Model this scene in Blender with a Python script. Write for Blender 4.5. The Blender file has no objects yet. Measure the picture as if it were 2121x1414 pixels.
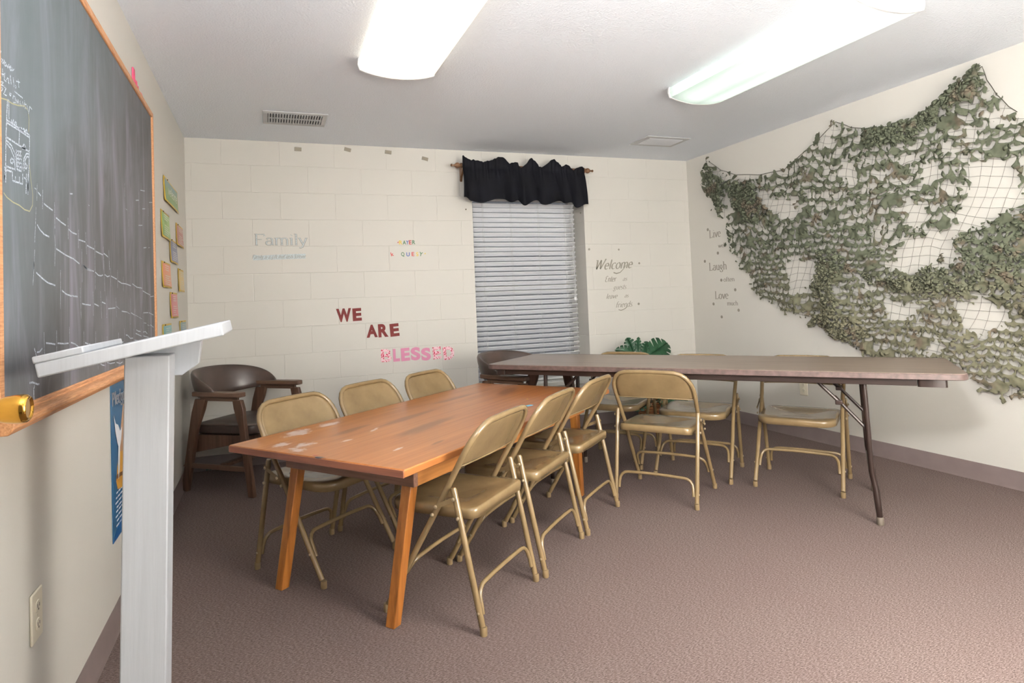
import bpy, math, random
import numpy as np
from math import sin, cos, pi, radians, atan2, sqrt, hypot
from mathutils import Vector, Matrix

random.seed(7)
RNG = np.random.default_rng(11)
scene = bpy.context.scene
COL = scene.collection

# ------------------------------------------------------------------ camera
W, H = 4.3525, 2.3966                 # room width and ceiling height (m); back wall at y = 0
YAW, PITCH, ROLL = 0.34236, 0.03421, -0.03839
F_PX = 1280.76
cam_d = bpy.data.cameras.new('camera')
cam = bpy.data.objects.new('camera', cam_d)
COL.objects.link(cam)
fwd = Vector((sin(YAW)*cos(PITCH), cos(YAW)*cos(PITCH), sin(PITCH)))
rgt = Vector((cos(YAW), -sin(YAW), 0))
up = rgt.cross(fwd)
r2 = cos(ROLL)*rgt + sin(ROLL)*up
u2 = -sin(ROLL)*rgt + cos(ROLL)*up
mw = Matrix((( r2.x, u2.x, -fwd.x, 0.53786), (r2.y, u2.y, -fwd.y, -4.8919), (r2.z, u2.z, -fwd.z, 1.13631), (0, 0, 0, 1)))
cam.matrix_world = mw
cam_d.sensor_fit = 'HORIZONTAL'
cam_d.sensor_width = 36.0
cam_d.lens = F_PX/2121*36.0
cam_d.shift_x = 51.74/2121
cam_d.shift_y = -128.87/2121
cam_d.clip_start = 0.02
scene.camera = cam

# ------------------------------------------------------------------ world and exposure
scene.view_settings.view_transform = 'Standard'
scene.view_settings.look = 'None'
scene.view_settings.gamma = 1.0
scene.view_settings.use_curve_mapping = False
scene.view_settings.exposure = 0.27
world = bpy.data.worlds.new('world'); scene.world = world
world.use_nodes = True
world.node_tree.nodes['Background'].inputs[0].default_value = (0.70, 0.72, 0.78, 1)
world.node_tree.nodes['Background'].inputs[1].default_value = 0.16

def lamp(name, kind, loc, target, power, size=None, sizey=None, color=(1, 1, 1)):
    d = bpy.data.lights.new(name, kind); o = bpy.data.objects.new(name, d); COL.objects.link(o)
    o.location = loc
    o.rotation_euler = (Vector(target)-Vector(loc)).to_track_quat('-Z', 'Y').to_euler()
    d.energy = power; d.color = color
    if kind == 'AREA':
        d.shape = 'RECTANGLE'; d.size = size; d.size_y = sizey or size
    return o
# photographer's flashes: a direct one beside the camera turned to the right wall, one bounced off the
# doorway ceiling; plus a fill lamp added to even the light, bounced off the front wall
lamp('flash_direct', 'AREA', (0.52, -4.62, 1.95), (4.35, -1.9, 1.3), 26, 0.28, 0.28, (1.0, 1.0, 1.0)).data.spread = radians(110)
lamp('bounce_fill', 'AREA', (0.60, -4.55, 1.45), (0.80, -4.1, 2.4), 42, 0.4, 0.4, (1.0, 1.0, 1.0))
lamp('bounce_fill', 'AREA', (2.30, -4.20, 1.15), (2.45, -4.75, 1.2), 260, 0.6, 0.6, (1.0, 1.0, 1.0)).data.spread = radians(125)
TUBE_WARM, TUBE_COOL = 1.9, 1.05       # strength of the two ceiling fixtures
SIDE_GLOW = 0.8

# ------------------------------------------------------------------ helpers
def tag(o, label=None, cat=None, group=None, kind=None):
    if label: o['label'] = label
    if cat: o['category'] = cat
    if group: o['group'] = group
    if kind: o['kind'] = kind
    return o

def empty(name, loc=(0, 0, 0), rz=0.0):
    o = bpy.data.objects.new(name, None); COL.objects.link(o)
    o.empty_display_size = 0.1
    o.location = loc; o.rotation_euler = (0, 0, rz)
    return o

def copy_tree(o, parent=None):
    c = o.copy(); COL.objects.link(c); c.parent = parent
    for ch in [k for k in bpy.data.objects if k.parent == o]:
        copy_tree(ch, c)
    return c

class MB:
    """collects shapes for ONE mesh object"""
    def __init__(s): s.v = []; s.f = []
    def add(s, vs, fs):
        n = len(s.v); s.v += [tuple(float(c) for c in v) for v in vs]
        s.f += [tuple(i+n for i in f) for f in fs]; return s
    def box(s, x0, x1, y0, y1, z0, z1, M=None):
        vs = [(x, y, z) for z in (z0, z1) for y in (y0, y1) for x in (x0, x1)]
        if M: vs = [M @ Vector(v) for v in vs]
        return s.add(vs, [(0, 2, 3, 1), (4, 5, 7, 6), (0, 1, 5, 4), (2, 6, 7, 3), (0, 4, 6, 2), (1, 3, 7, 5)])
    def prism(s, pts, a0, a1, axis='x'):
        """polygon extruded along an axis; pts in the two other axes (in x,y,z order)"""
        def mk(p, a):
            return {'x': (a, p[0], p[1]), 'y': (p[0], a, p[1]), 'z': (p[0], p[1], a)}[axis]
        n = len(pts)
        vs = [mk(p, a0) for p in pts]+[mk(p, a1) for p in pts]
        fs = [tuple(range(n))[::-1], tuple(range(n, 2*n))]+[(i, (i+1) % n, n+(i+1) % n, n+i) for i in range(n)]
        return s.add(vs, fs)
    def tube(s, path, r, n=10, caps=True, closed=False):
        P = [Vector(p) for p in path]; m = len(P)
        rs = r if isinstance(r, (list, tuple)) else [r]*m
        vs, fs = [], []; ref = None
        for i, p in enumerate(P):
            if closed: t = (P[(i+1) % m]-P[i-1])
            else: t = P[min(i+1, m-1)]-P[max(i-1, 0)]
            t.normalize()
            if ref is None:
                ref = Vector((0, 0, 1)) if abs(t.z) < .9 else Vector((1, 0, 0))
                ref = (ref-t*ref.dot(t)).normalized()
            else:
                ref = (ref-t*ref.dot(t)).normalized()
            b = t.cross(ref)
            for k in range(n):
                a = 2*pi*k/n; vs.append(p+(ref*cos(a)+b*sin(a))*rs[i])
        for i in range(m if closed else m-1):
            j = (i+1) % m
            for k in range(n):
                l = (k+1) % n; fs.append((i*n+k, i*n+l, j*n+l, j*n+k))
        if caps and not closed:
            fs.append(tuple(range(n))[::-1]); fs.append(tuple((m-1)*n+k for k in range(n)))
        return s.add(vs, fs)
    def lathe(s, prof, c=(0, 0, 0), n=20, M=None, caps=True):
        """prof: (radius, height) pairs turned about local z"""
        vs, fs = [], []
        for r, z in prof:
            for k in range(n):
                a = 2*pi*k/n; vs.append(Vector((r*cos(a), r*sin(a), z)))
        if M: vs = [M @ v for v in vs]
        vs = [v+Vector(c) for v in vs]
        for i in range(len(prof)-1):
            for k in range(n):
                l = (k+1) % n; fs.append((i*n+k, i*n+l, (i+1)*n+l, (i+1)*n+k))
        if caps:
            fs.append(tuple(range(n))[::-1]); fs.append(tuple((len(prof)-1)*n+k for k in range(n)))
        return s.add(vs, fs)
    def grid(s, fn, nu, nv, closeu=False):
        vs = [fn(i/nu, j/nv) for j in range(nv+1) for i in range(nu+(0 if closeu else 1))]
        w = nu if closeu else nu+1
        fs = []
        for j in range(nv):
            for i in range(nu):
                k = (i+1) % w if closeu else i+1
                fs.append((j*w+i, j*w+k, (j+1)*w+k, (j+1)*w+i))
        return s.add(vs, fs)
    def ribbon(s, pts, w, plane='y', a=0.0, nib=None):
        """flat stroke; pts are 2D in the plane normal to the axis"""
        n = len(pts)
        if n < 2: return s
        L, R = [], []
        for i in range(n):
            p0 = pts[max(i-1, 0)]; p1 = pts[min(i+1, n-1)]
            dx, dy = p1[0]-p0[0], p1[1]-p0[1]; d = hypot(dx, dy) or 1e-9
            ww = w
            if nib: ww = w*(nib[1]+(1-nib[1])*abs(sin(atan2(dy, dx)-nib[0])))
            nx, ny = -dy/d*ww/2, dx/d*ww/2
            L.append((pts[i][0]+nx, pts[i][1]+ny)); R.append((pts[i][0]-nx, pts[i][1]-ny))
        mk = {'x': lambda p: (a, p[0], p[1]), 'y': lambda p: (p[0], a, p[1]), 'z': lambda p: (p[0], p[1], a)}[plane]
        return s.add([mk(p) for p in L]+[mk(p) for p in R], [(i, i+1, n+i+1, n+i) for i in range(n-1)])
    def build(s, name, mat=None, parent=None, smooth=35, bevel=0, seg=2, solid=0, subsurf=0):
        me = bpy.data.meshes.new(name); me.from_pydata(s.v, [], s.f); me.update()
        if mat: me.materials.append(mat)
        if smooth:
            me.polygons.foreach_set('use_smooth', [True]*len(me.polygons))
            me.set_sharp_from_angle(angle=radians(smooth))
        o = bpy.data.objects.new(name, me); COL.objects.link(o); o.parent = parent
        if solid:
            m = o.modifiers.new('solid', 'SOLIDIFY'); m.thickness = solid; m.offset = 0
        if bevel:
            m = o.modifiers.new('bevel', 'BEVEL'); m.width = bevel; m.segments = seg; m.limit_method = 'ANGLE'; m.angle_limit = radians(40)
            m.harden_normals = False
        if subsurf:
            m = o.modifiers.new('sub', 'SUBSURF'); m.levels = subsurf; m.render_levels = subsurf
        return o

# ------------------------------------------------------------------ materials
def srgb(r, g, b):
    f = lambda c: (c/255/12.92) if c/255 <= .04045 else ((c/255+.055)/1.055)**2.4
    return (f(r), f(g), f(b), 1)

class Mat:
    def __init__(s, name, col=(.8, .8, .8, 1), rough=.5, metal=0, spec=.5):
        s.m = bpy.data.materials.new(name); s.m.use_nodes = True
        s.t = s.m.node_tree; s.b = s.t.nodes['Principled BSDF']
        s.b.inputs['Base Color'].default_value = col
        s.b.inputs['Roughness'].default_value = rough
        s.b.inputs['Metallic'].default_value = metal
        s.b.inputs['Specular IOR Level'].default_value = spec
        s.tc = s.t.nodes.new('ShaderNodeTexCoord')
    def n(s, kind, **kw):
        nd = s.t.nodes.new(kind)
        for k, v in kw.items():
            if k in nd.inputs.keys() if isinstance(k, str) else False: pass
            setattr(nd, k, v)
        return nd
    def link(s, a, b): s.t.links.new(a, b)
    def mapping(s, scale=(1, 1, 1), loc=(0, 0, 0), rot=(0, 0, 0), src='Object'):
        m = s.n('ShaderNodeMapping'); m.inputs['Scale'].default_value = scale
        m.inputs['Location'].default_value = loc; m.inputs['Rotation'].default_value = rot
        s.link(s.tc.outputs[src], m.inputs['Vector']); return m.outputs[0]
    def noise(s, scale=5, detail=3, rough=.5, vec=None, dist=0):
        t = s.n('ShaderNodeTexNoise'); t.inputs['Scale'].default_value = scale; t.inputs['Detail'].default_value = detail
        t.inputs['Roughness'].default_value = rough; t.inputs['Distortion'].default_value = dist
        s.link(vec or s.tc.outputs['Object'], t.inputs['Vector']); return t.outputs[0]
    def ramp(s, fac, stops):
        r = s.n('ShaderNodeValToRGB'); s.link(fac, r.inputs[0])
        e = r.color_ramp.elements
        while len(e) < len(stops): e.new(.5)
        for k, (p, c) in enumerate(stops): e[k].position = p; e[k].color = c if len(c) == 4 else (*c, 1)
        return r.outputs[0]
    def mix(s, fac, a, b, mode='MIX'):
        m = s.n('ShaderNodeMix'); m.data_type = 'RGBA'; m.blend_type = mode
        for sock, v in ((m.inputs[0], fac), (m.inputs[6], a), (m.inputs[7], b)):
            if isinstance(v, (int, float)): sock.default_value = v
            elif isinstance(v, tuple): sock.default_value = v
            else: s.link(v, sock)
        return m.outputs[2]
    def math(s, op, a, b=None, c=None):
        m = s.n('ShaderNodeMath'); m.operation = op
        for i, v in enumerate((a, b, c)):
            if v is None: continue
            if isinstance(v, (int, float)): m.inputs[i].default_value = v
            else: s.link(v, m.inputs[i])
        return m.outputs[0]
    def color(s, c): s.link(c, s.b.inputs['Base Color']); return s
    def rough(s, c): s.link(c, s.b.inputs['Roughness']); return s
    def bump(s, h, strength=.3, dist=.01):
        b = s.n('ShaderNodeBump'); b.inputs['Strength'].default_value = strength; b.inputs['Distance'].default_value = dist
        s.link(h, b.inputs['Height']); s.link(b.outputs[0], s.b.inputs['Normal']); return s

def simple(name, rgb, rough=.5, metal=0, spec=.5, var=.06, scale=12):
    m = Mat(name, srgb(*rgb), rough, metal, spec)
    c = srgb(*rgb)
    n = m.noise(scale, 3)
    lo = tuple(x*(1-var) for x in c[:3])+(1,); hi = tuple(min(1, x*(1+var)) for x in c[:3])+(1,)
    m.color(m.ramp(n, [(.3, lo), (.7, hi)]))
    return m.m

# painted walls
def wall_mat(name, block=False):
    m = Mat(name, rough=.45, spec=.35)
    base = srgb(210, 206, 198)
    n = m.noise(1.3, 4, .6)
    c = m.ramp(n, [(.3, tuple(x*.965 for x in base[:3])), (.7, base)])
    sm = m.noise(9, 6, .7, dist=.6)
    c = m.mix(m.ramp(sm, [(.66, (0, 0, 0)), (.74, (.16, .16, .16))]), c, srgb(192, 183, 168))
    m.color(c)
    fine = m.noise(160, 3)
    if block:
        sep = m.n('ShaderNodeSeparateXYZ'); m.link(m.tc.outputs['Object'], sep.inputs[0])
        cmb = m.n('ShaderNodeCombineXYZ')
        m.link(m.math('ADD', sep.outputs[0], 4.064-.2424+.0), cmb.inputs[0])
        m.link(m.math('ADD', sep.outputs[2], .2032*4+.0237), cmb.inputs[1])
        br = m.n('ShaderNodeTexBrick'); m.link(cmb.outputs[0], br.inputs['Vector'])
        br.offset = .5; br.offset_frequency = 2; br.squash = 1
        for k, v in (('Scale', 1), ('Mortar Size', .0035), ('Mortar Smooth', .8), ('Bias', 0), ('Brick Width', .4064), ('Row Height', .2032)):
            br.inputs[k].default_value = v
        br.inputs['Color1'].default_value = (1, 1, 1, 1); br.inputs['Color2'].default_value = (.94, .94, .94, 1); br.inputs['Mortar'].default_value = (.3, .3, .3, 1)
        h = m.math('ADD', m.math('MULTIPLY', br.outputs[0], 1.0), m.math('MULTIPLY', fine, .10))
        h = m.math('ADD', h, m.math('MULTIPLY', m.noise(14, 3), .14))
        m.bump(h, .55, .004)
    else:
        m.bump(m.math('ADD', fine, m.math('MULTIPLY', m.noise(25, 2), .8)), .12, .002)
    return m.m
M_WALL = wall_mat('painted_drywall'); M_BLOCK = wall_mat('painted_block', True)

mc = Mat('textured_ceiling', srgb(238, 242, 249), .75, 0, .2)
v = m_ = mc.n('ShaderNodeTexVoronoi'); v.inputs['Scale'].default_value = 95; mc.link(mc.tc.outputs['Object'], v.inputs[0])
mc.bump(mc.math('ADD', mc.noise(130, 4, .65), mc.math('MULTIPLY', v.outputs[0], .6)), .55, .006)
M_CEIL = mc.m

mf = Mat('carpet', rough=.95, spec=.05)
a = mf.noise(1, 3, .6, mf.mapping((110, 330, 100), rot=(0, 0, radians(-20))))
b = mf.noise(480, 2, .7)
big = mf.noise(1.6, 4, .55)
c = mf.ramp(mf.math('ADD', mf.math('MULTIPLY', a, .65), mf.math('MULTIPLY', b, .35)),
            [(.36, srgb(58, 48, 45)), (.5, srgb(100, 87, 83)), (.64, srgb(136, 122, 117))])
c = mf.mix(mf.ramp(big, [(.35, (.22, .22, .22)), (.7, (0, 0, 0))]), c, srgb(92, 74, 72))
mf.color(c); mf.bump(mf.math('ADD', mf.math('MULTIPLY', a, .4), b), .15, .003)
M_CARPET = mf.m
M_BASE = simple('vinyl_base', (110, 97, 95), .42, 0, .4, .05)

def struct(name, mb, mat, **k): return tag(mb.build(name, mat, **k), kind='structure')
YF = -4.80                             # wall with the doorway the camera stands in
struct('floor', MB().box(-.1, W+.1, -6.2, .25, -.08, 0), M_CARPET, smooth=0)
struct('ceiling', MB().box(-.1, W+.1, -6.2, .25, H, H+.08), M_CEIL, smooth=0)
struct('wall_left', MB().box(-.12, 0, -6.2, 0, 0, H), M_WALL, smooth=0)
struct('wall_right', MB().box(W, W+.12, YF, 0, 0, H), M_WALL, smooth=0)
WX0, WX1, WZ0, WZ1 = 2.175, 3.225, .405, 2.06
mb = MB(); mb.box(-.12, WX0, 0, .2, 0, H); mb.box(WX1, W+.12, 0, .2, 0, H); mb.box(WX0, WX1, 0, .2, 0, WZ0); mb.box(WX0, WX1, 0, .2, WZ1, H)
struct('wall_back', mb, M_BLOCK, smooth=0)
mb = MB(); mb.box(-.12, .12, YF-.12, YF, 0, H); mb.box(1.05, W+.12, YF-.12, YF, 0, H); mb.box(.12, 1.05, YF-.12, YF, 2.06, H)
struct('wall_front', mb, M_WALL, smooth=0)
mb = MB(); mb.box(1.6, 1.7, -6.2, YF-.12, 0, H); mb.box(-.12, 1.7, -6.3, -6.2, 0, H)
struct('wall_hall', mb, M_WALL, smooth=0)
# cove base: flat strip with a small toe
def cove(axis, a, sgn, p0, p1):
    pr = [(0, 0), (.012, 0), (.010, .004), (.005, .012), (.004, .098), (.002, .101), (0, .101)]
    mb = MB()
    if axis == 'x': mb.prism([(a+sgn*p, z) for p, z in pr], p0, p1, 'y')
    else:
        mb.prism([(a+sgn*p, z) for p, z in pr], p0, p1, 'x')
    return mb
struct('baseboard_left', cove('x', 0, 1, YF, 0), M_BASE)
struct('baseboard_right', cove('x', W, -1, YF, 0), M_BASE)
struct('baseboard_back', cove('y', 0, -1, 0, W), M_BASE)

# ------------------------------------------------------------------ window with blind
M_WHITE = simple('white_vinyl', (214, 214, 214), .4, 0, .4, .02)
M_FRAMEW = simple('window_frame_paint', (205, 205, 200), .45, 0, .4, .02)
mg = Mat('window_glass', (1, 1, 1, 1), .02)
mg.b.inputs['Transmission Weight'].default_value = 1.0; mg.b.inputs['IOR'].default_value = 1.45
wf = empty('window_1', (2.70, .195, WZ0)); tag(wf, kind='structure')
def wlocal(mb, name, mat, **k):
    o = mb.build(name, mat, wf, **k); o.matrix_parent_inverse = Matrix.Translation(-wf.location); return o
mb = MB()
for (x0, x1, z0, z1) in [(WX0, WX0+.05, WZ0, WZ1), (WX1-.05, WX1, WZ0, WZ1), (WX0+.05, WX1-.05, WZ0, WZ0+.05), (WX0+.05, WX1-.05, WZ1-.05, WZ1), (WX0+.05, WX1-.05, 1.21, 1.26)]:
    mb.box(x0, x1, .205, .25, z0, z1)
wlocal(mb, 'window_frame', M_FRAMEW, smooth=0)
wlocal(MB().box(WX0+.04, WX1-.04, .222, .228, WZ0+.04, WZ1-.04), 'window_pane', mg.m, smooth=0)
wlocal(MB().box(WX0-.02, WX1+.02, -.03, .205, WZ0-.03, WZ0+.008), 'window_sill', M_FRAMEW, bevel=.004)

BX0, BX1, BY = 2.19, 3.185, .13
bl = empty('window_blind', (2.69, BY, WZ0+.01))
tag(bl, 'white horizontal slat blind hanging in the window recess under the black valance', 'blind')
def part(mb, name, mat, root, **k):
    o = mb.build(name, mat, root, **k); o.matrix_parent_inverse = root.matrix_basis.inverted() if root.parent is None else Matrix(); return o
def wpart(mb, name, mat, root, **k):
    """part given in world coordinates"""
    o = mb.build(name, mat, root, **k)
    o.matrix_parent_inverse = (Matrix.Translation(root.location) @ root.rotation_euler.to_matrix().to_4x4()).inverted()
    return o
ms = Mat('blind_slat', srgb(238, 239, 243), .35, 0, .4)
ms.b.inputs['Subsurface Weight'].default_value = 0
M_SLAT = ms.m
wpart(MB().box(BX0, BX1, BY-.025, BY+.025, 1.995, 2.045), 'headrail', M_WHITE, bl, bevel=.003)
wpart(MB().box(BX0, BX1, BY-.024, BY+.024, WZ0+.012, WZ0+.03), 'bottom_rail', M_WHITE, bl, bevel=.003)
z = WZ0+.058; k = 0
while z < 1.985:
    tilt = radians(43)+RNG.normal(0, .018)
    sag = RNG.normal(0, .0012)
    def fn(u, v, z=z, tilt=tilt, sag=sag):
        t = (v-.5)*.050; cr = .0022*(1-(2*v-1)**2)
        return (BX0+(BX1-BX0)*u+RNG.normal(0, .0003), BY+t*cos(tilt)+cr*sin(tilt), z-t*sin(tilt)+cr*cos(tilt)+sag*sin(3*u))
    wpart(MB().grid(fn, 8, 4), 'slat', M_SLAT, bl, solid=.0024)
    z += .0427; k += 1
mb = MB()
for x in (2.30, 2.56, 2.82, 3.08):
    for dx in (-.006, .006): 
        for yy in (BY-.03, BY+.03): mb.tube([(x+dx, yy, WZ0+.03), (x+dx, yy, 2.0)], .0009, 4)
wpart(mb, 'ladder_cord', M_WHITE, bl)
mb = MB(); mb.tube([(3.155, BY-.034, 2.0), (3.157, BY-.036, 1.45), (3.16, BY-.034, 1.14)], .0012, 5); mb.tube([(3.145, BY-.034, 2.0), (3.147, BY-.036, 1.14)], .0012, 5)
mb.lathe([(.002, 0), (.006, -.01), (.007, -.03), (.004, -.035)], (3.16, BY-.034, 1.14), 8); mb.lathe([(.002, 0), (.006, -.01), (.007, -.03), (.004, -.035)], (3.147, BY-.036, 1.14), 8)
wpart(mb, 'pull_cord', M_WHITE, bl)

# ------------------------------------------------------------------ curtain rod and valance
mw_ = Mat('stained_wood_rod', rough=.4)
mw_.color(mw_.ramp(mw_.noise(8, 4, .6, mw_.mapping((2, 20, 20))), [(.3, srgb(84, 58, 38)), (.7, srgb(128, 92, 62))]))
M_ROD = mw_.m
RZ, RY = 2.243, -.10
rod = empty('curtain_rod', (2.62, RY, RZ))
tag(rod, 'brown wooden curtain rod with turned finials on brackets above the window', 'curtain rod')
wpart(MB().tube([(2.05, RY, RZ+.004), (3.19, RY, RZ)], .016, 12), 'pole', M_ROD, rod)
fin = [(.016, 0), (.022, .004), (.022, .010), (.012, .014), (.012, .018), (.020, .026), (.024, .038), (.021, .050), (.010, .062), (.007, .074), (.007, .079), (.011, .083), (.011, .091), (.005, .096)]
wpart(MB().lathe(fin, (3.185, RY, RZ), 16, Matrix.Rotation(pi/2, 4, 'Y')), 'finial', M_ROD, rod)
wpart(MB().lathe(fin, (2.065, RY, RZ+.004), 16, Matrix.Rotation(-pi/2, 4, 'Y')), 'finial', M_ROD, rod)
for x in (2.082, 3.168):
    mb = MB(); mb.prism([(0, 2.14), (-.012, 2.13), (-.03, 2.17), (-.085, 2.215), (RY-.012, 2.222), (RY-.014, 2.27), (-.07, 2.272), (0, 2.285)], x-.009, x+.009, 'x')
    wpart(mb, 'bracket', M_ROD, rod, bevel=.002)
mv = Mat('black_valance_cloth', rough=.7, spec=.12)
mv.color(mv.ramp(mv.noise(6, 4), [(.3, srgb(9, 9, 13)), (.8, srgb(18, 19, 26))]))
mv.bump(mv.math('ADD', mv.noise(900, 2), mv.math('MULTIPLY', mv.noise(22, 3), 3)), .25, .002)
mv.b.inputs['Sheen Weight'].default_value = .0
def val(u, v):
    # v: 0 hem -> 1 top ruffle
    x = 2.062+1.115*u
    s = u*2*pi
    big = .65*sin(4.0*s+.6+1.3*sin(1.7*s))+.45*sin(7.0*s+2+1.2*sin(2.3*s))
    fine = .5*sin(23*s+2*sin(3*s))+.4*sin(37*s+1.3*sin(5*s))
    gather = math.exp(-((v-.80)/.07)**2)
    flare = max(0, .78-v)/.78
    top = max(0, v-.86)/.14
    y = RY-.028-(.034+.032*big)*flare*(1-.2*flare)-.003*fine*(1-min(1,flare*2.5)) - .012*top*big
    y -= .004*(1-gather)
    z = 1.95+.295*min(v, .86)/.86*1.02
    if v > .86: z = 1.95+.295*1.02+top*(.040+.034*big+.004*fine)+.006*sin(2*s)
    z += flare**2*(.010*sin(5*s+1)+.020*big) 
    xx = x+(-.012+.024*u)*flare*1.2+.004*sin(11*s+v*4)
    return (xx, y, z-.012*u)
vo = MB().grid(val, 260, 40).build('valance_curtain', mv.m, None, smooth=80, solid=.0015)
tag(vo, 'short black gathered valance curtain hanging from the wooden rod', 'curtain')
# two screws below the valance
for i, (x, z, w) in enumerate([(2.118, 1.902, 'left'), (3.19, 1.885, 'right')]):
    o = MB().lathe([(.001, 0), (.006, .0), (.006, .003), (.003, .006)], (x, -.0, z), 10, Matrix.Rotation(pi/2, 4, 'X')).build('wall_screw', simple('dull_screw_metal', (120, 112, 100), .4, .8))
    tag(o, 'tiny dull screw in the back wall below the %s end of the valance' % w, 'screw')

# ------------------------------------------------------------------ ceiling fixtures
M_LENS_W, M_LENS_C = [None]*2
def lens_mat(name, col, strength, cx, stripes):
    m = Mat(name, (.25, .25, .25, 1), .35)
    sep = m.n('ShaderNodeSeparateXYZ'); m.link(m.tc.outputs['Object'], sep.inputs[0])
    # two lamps behind the prismatic cover, brighter above each tube
    t = m.math('ABSOLUTE', sep.outputs[0])
    d = m.math('ABSOLUTE', m.math('SUBTRACT', t, .085))
    g = m.ramp(m.math('MULTIPLY', d, 8), [(0, (1, 1, 1)), (.55, (.80, .80, .80)), (1, (.52, .52, .52))])
    e = m.math('ABSOLUTE', sep.outputs[1])
    ge = m.ramp(m.math('MULTIPLY', m.math('SUBTRACT', .64, e), 9), [(0, (.55, .55, .55)), (.8, (1, 1, 1))])
    br = m.mix(1.0, g, ge, 'MULTIPLY')
    ridg = m.n('ShaderNodeTexWave'); ridg.inputs['Scale'].default_value = 60; ridg.bands_direction = 'Y'; m.link(m.tc.outputs['Object'], ridg.inputs[0])
    m.bump(ridg.outputs[1], .4, .002)
    colr = m.mix(1.0, br, col, 'MULTIPLY')
    # extra glow added to the cover's bright upright sides, to light the ceiling
    side = m.math('GREATER_THAN', t, .1905)
    m.link(m.math('ADD', strength, m.math('MULTIPLY', side, SIDE_GLOW)), m.b.inputs['Emission Strength'])
    m.link(colr, m.b.inputs['Emission Color'])
    return m.m
M_CAP = simple('white_enamel', (228, 228, 228), .35, 0, .5, .01)
def fixture(x, y0, y1, mat, label):
    yc = (y0+y1)/2; L = (y1-y0)/2
    r = empty('ceiling_light', (x, yc, H)); tag(r, label, 'ceiling light', 'wraparound fluorescent fixtures on the ceiling')
    pr = [(-.195, -.004), (-.200, -.035), (-.190, -.062)]+[(-.165+.33*i/12, -.070-.022*(1-((i-6)/6)**2)) for i in range(13)]+[(.190, -.062), (.200, -.035), (.195, -.004)]
    n = len(pr); vs = []; fs = []
    for y in (-L+.012, L-.012): vs += [(a, y, b) for a, b in pr]
    for i in range(n-1): fs.append((i, i+1, n+i+1, n+i))
    MB().add(vs, fs).build('lens_cover', mat, r, smooth=50, solid=.003)
    for s in (-1, 1):
        prc = [(a*1.03, b*1.03 if b < -.01 else 0) for a, b in pr]
        MB().prism(prc, s*L-(.014 if s > 0 else 0), s*L+(.014 if s < 0 else 0), 'y').build('end_cap', M_CAP, r, bevel=.002)
    MB().box(-.16, .16, -L+.02, L-.02, -.012, 0).build('housing', M_CAP, r, smooth=0)
    return r
fixture(1.205, -3.005, -1.745, lens_mat('warm_lens', srgb(255, 243, 220), TUBE_WARM, 0, 2), 'warm white glowing ceiling light, the left one of two')
fixture(3.085, -3.035, -1.745, lens_mat('cool_lens', srgb(228, 247, 232), TUBE_COOL, 0, 2), 'greenish white ceiling light with white end cap, the right one')

# ------------------------------------------------------------------ ceiling vents
M_VENT = simple('vent_enamel', (190, 190, 192), .4, .1, .4, .02); M_VENTD = simple('vent_dark', (100, 100, 103), .7, 0, .3, .02)
def vent(x0, x1, y0, y1, fx, fy, n, label, along, backing):
    r = empty('ceiling_vent', ((x0+x1)/2, (y0+y1)/2, H)); tag(r, label, 'vent', 'ceiling air vents')
    wx, wy = (x1-x0)/2, (y1-y0)/2
    mb = MB()
    mb.box(-wx, wx, -wy, -wy+fy, -.008, 0); mb.box(-wx, wx, wy-fy, wy, -.008, 0); mb.box(-wx, -wx+fx, -wy+fy, wy-fy, -.008, 0); mb.box(wx-fx, wx, -wy+fy, wy-fy, -.008, 0)
    mb.build('vent_frame', M_VENT, r, bevel=.003)
    MB().box(-wx+fx, wx-fx, -wy+fy, wy-fy, -.0015, 0).build('vent_backing', backing, r, smooth=0)
    for i in range(n):
        t = (i+.5)/n
        if along == 'y':
            a = -wx+fx+(2*wx-2*fx)*t; mb = MB().box(-.0035, .0035, -wy+fy, wy-fy, -.0045, .0045, Matrix.Translation((a, 0, -.007)) @ Matrix.Rotation(radians(35), 4, 'Y'))
        else:
            a = -wy+fy+(2*wy-2*fy)*t; mb = MB().box(-wx+fx, wx-fx, -.0035, .0035, -.0045, .0045, Matrix.Translation((0, a, -.007)) @ Matrix.Rotation(radians(35), 4, 'X'))
        mb.build('vent_slat', M_VENT, r, smooth=0)
    return r
r = vent(.54, .943, -.775, -.49, .03, .04, 20, 'white ceiling vent with open vertical slats, near the left wall', 'y', M_VENTD)
MB().box(-.17, .17, -.006, .006, -.009, -.002).build('vent_bar', M_VENT, r)
vent(3.42, 3.83, -.745, -.475, .045, .045, 15, 'pale ceiling vent with fine closed slats, near the right wall', 'x', simple('vent_grey', (150, 150, 153), .6))

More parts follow.
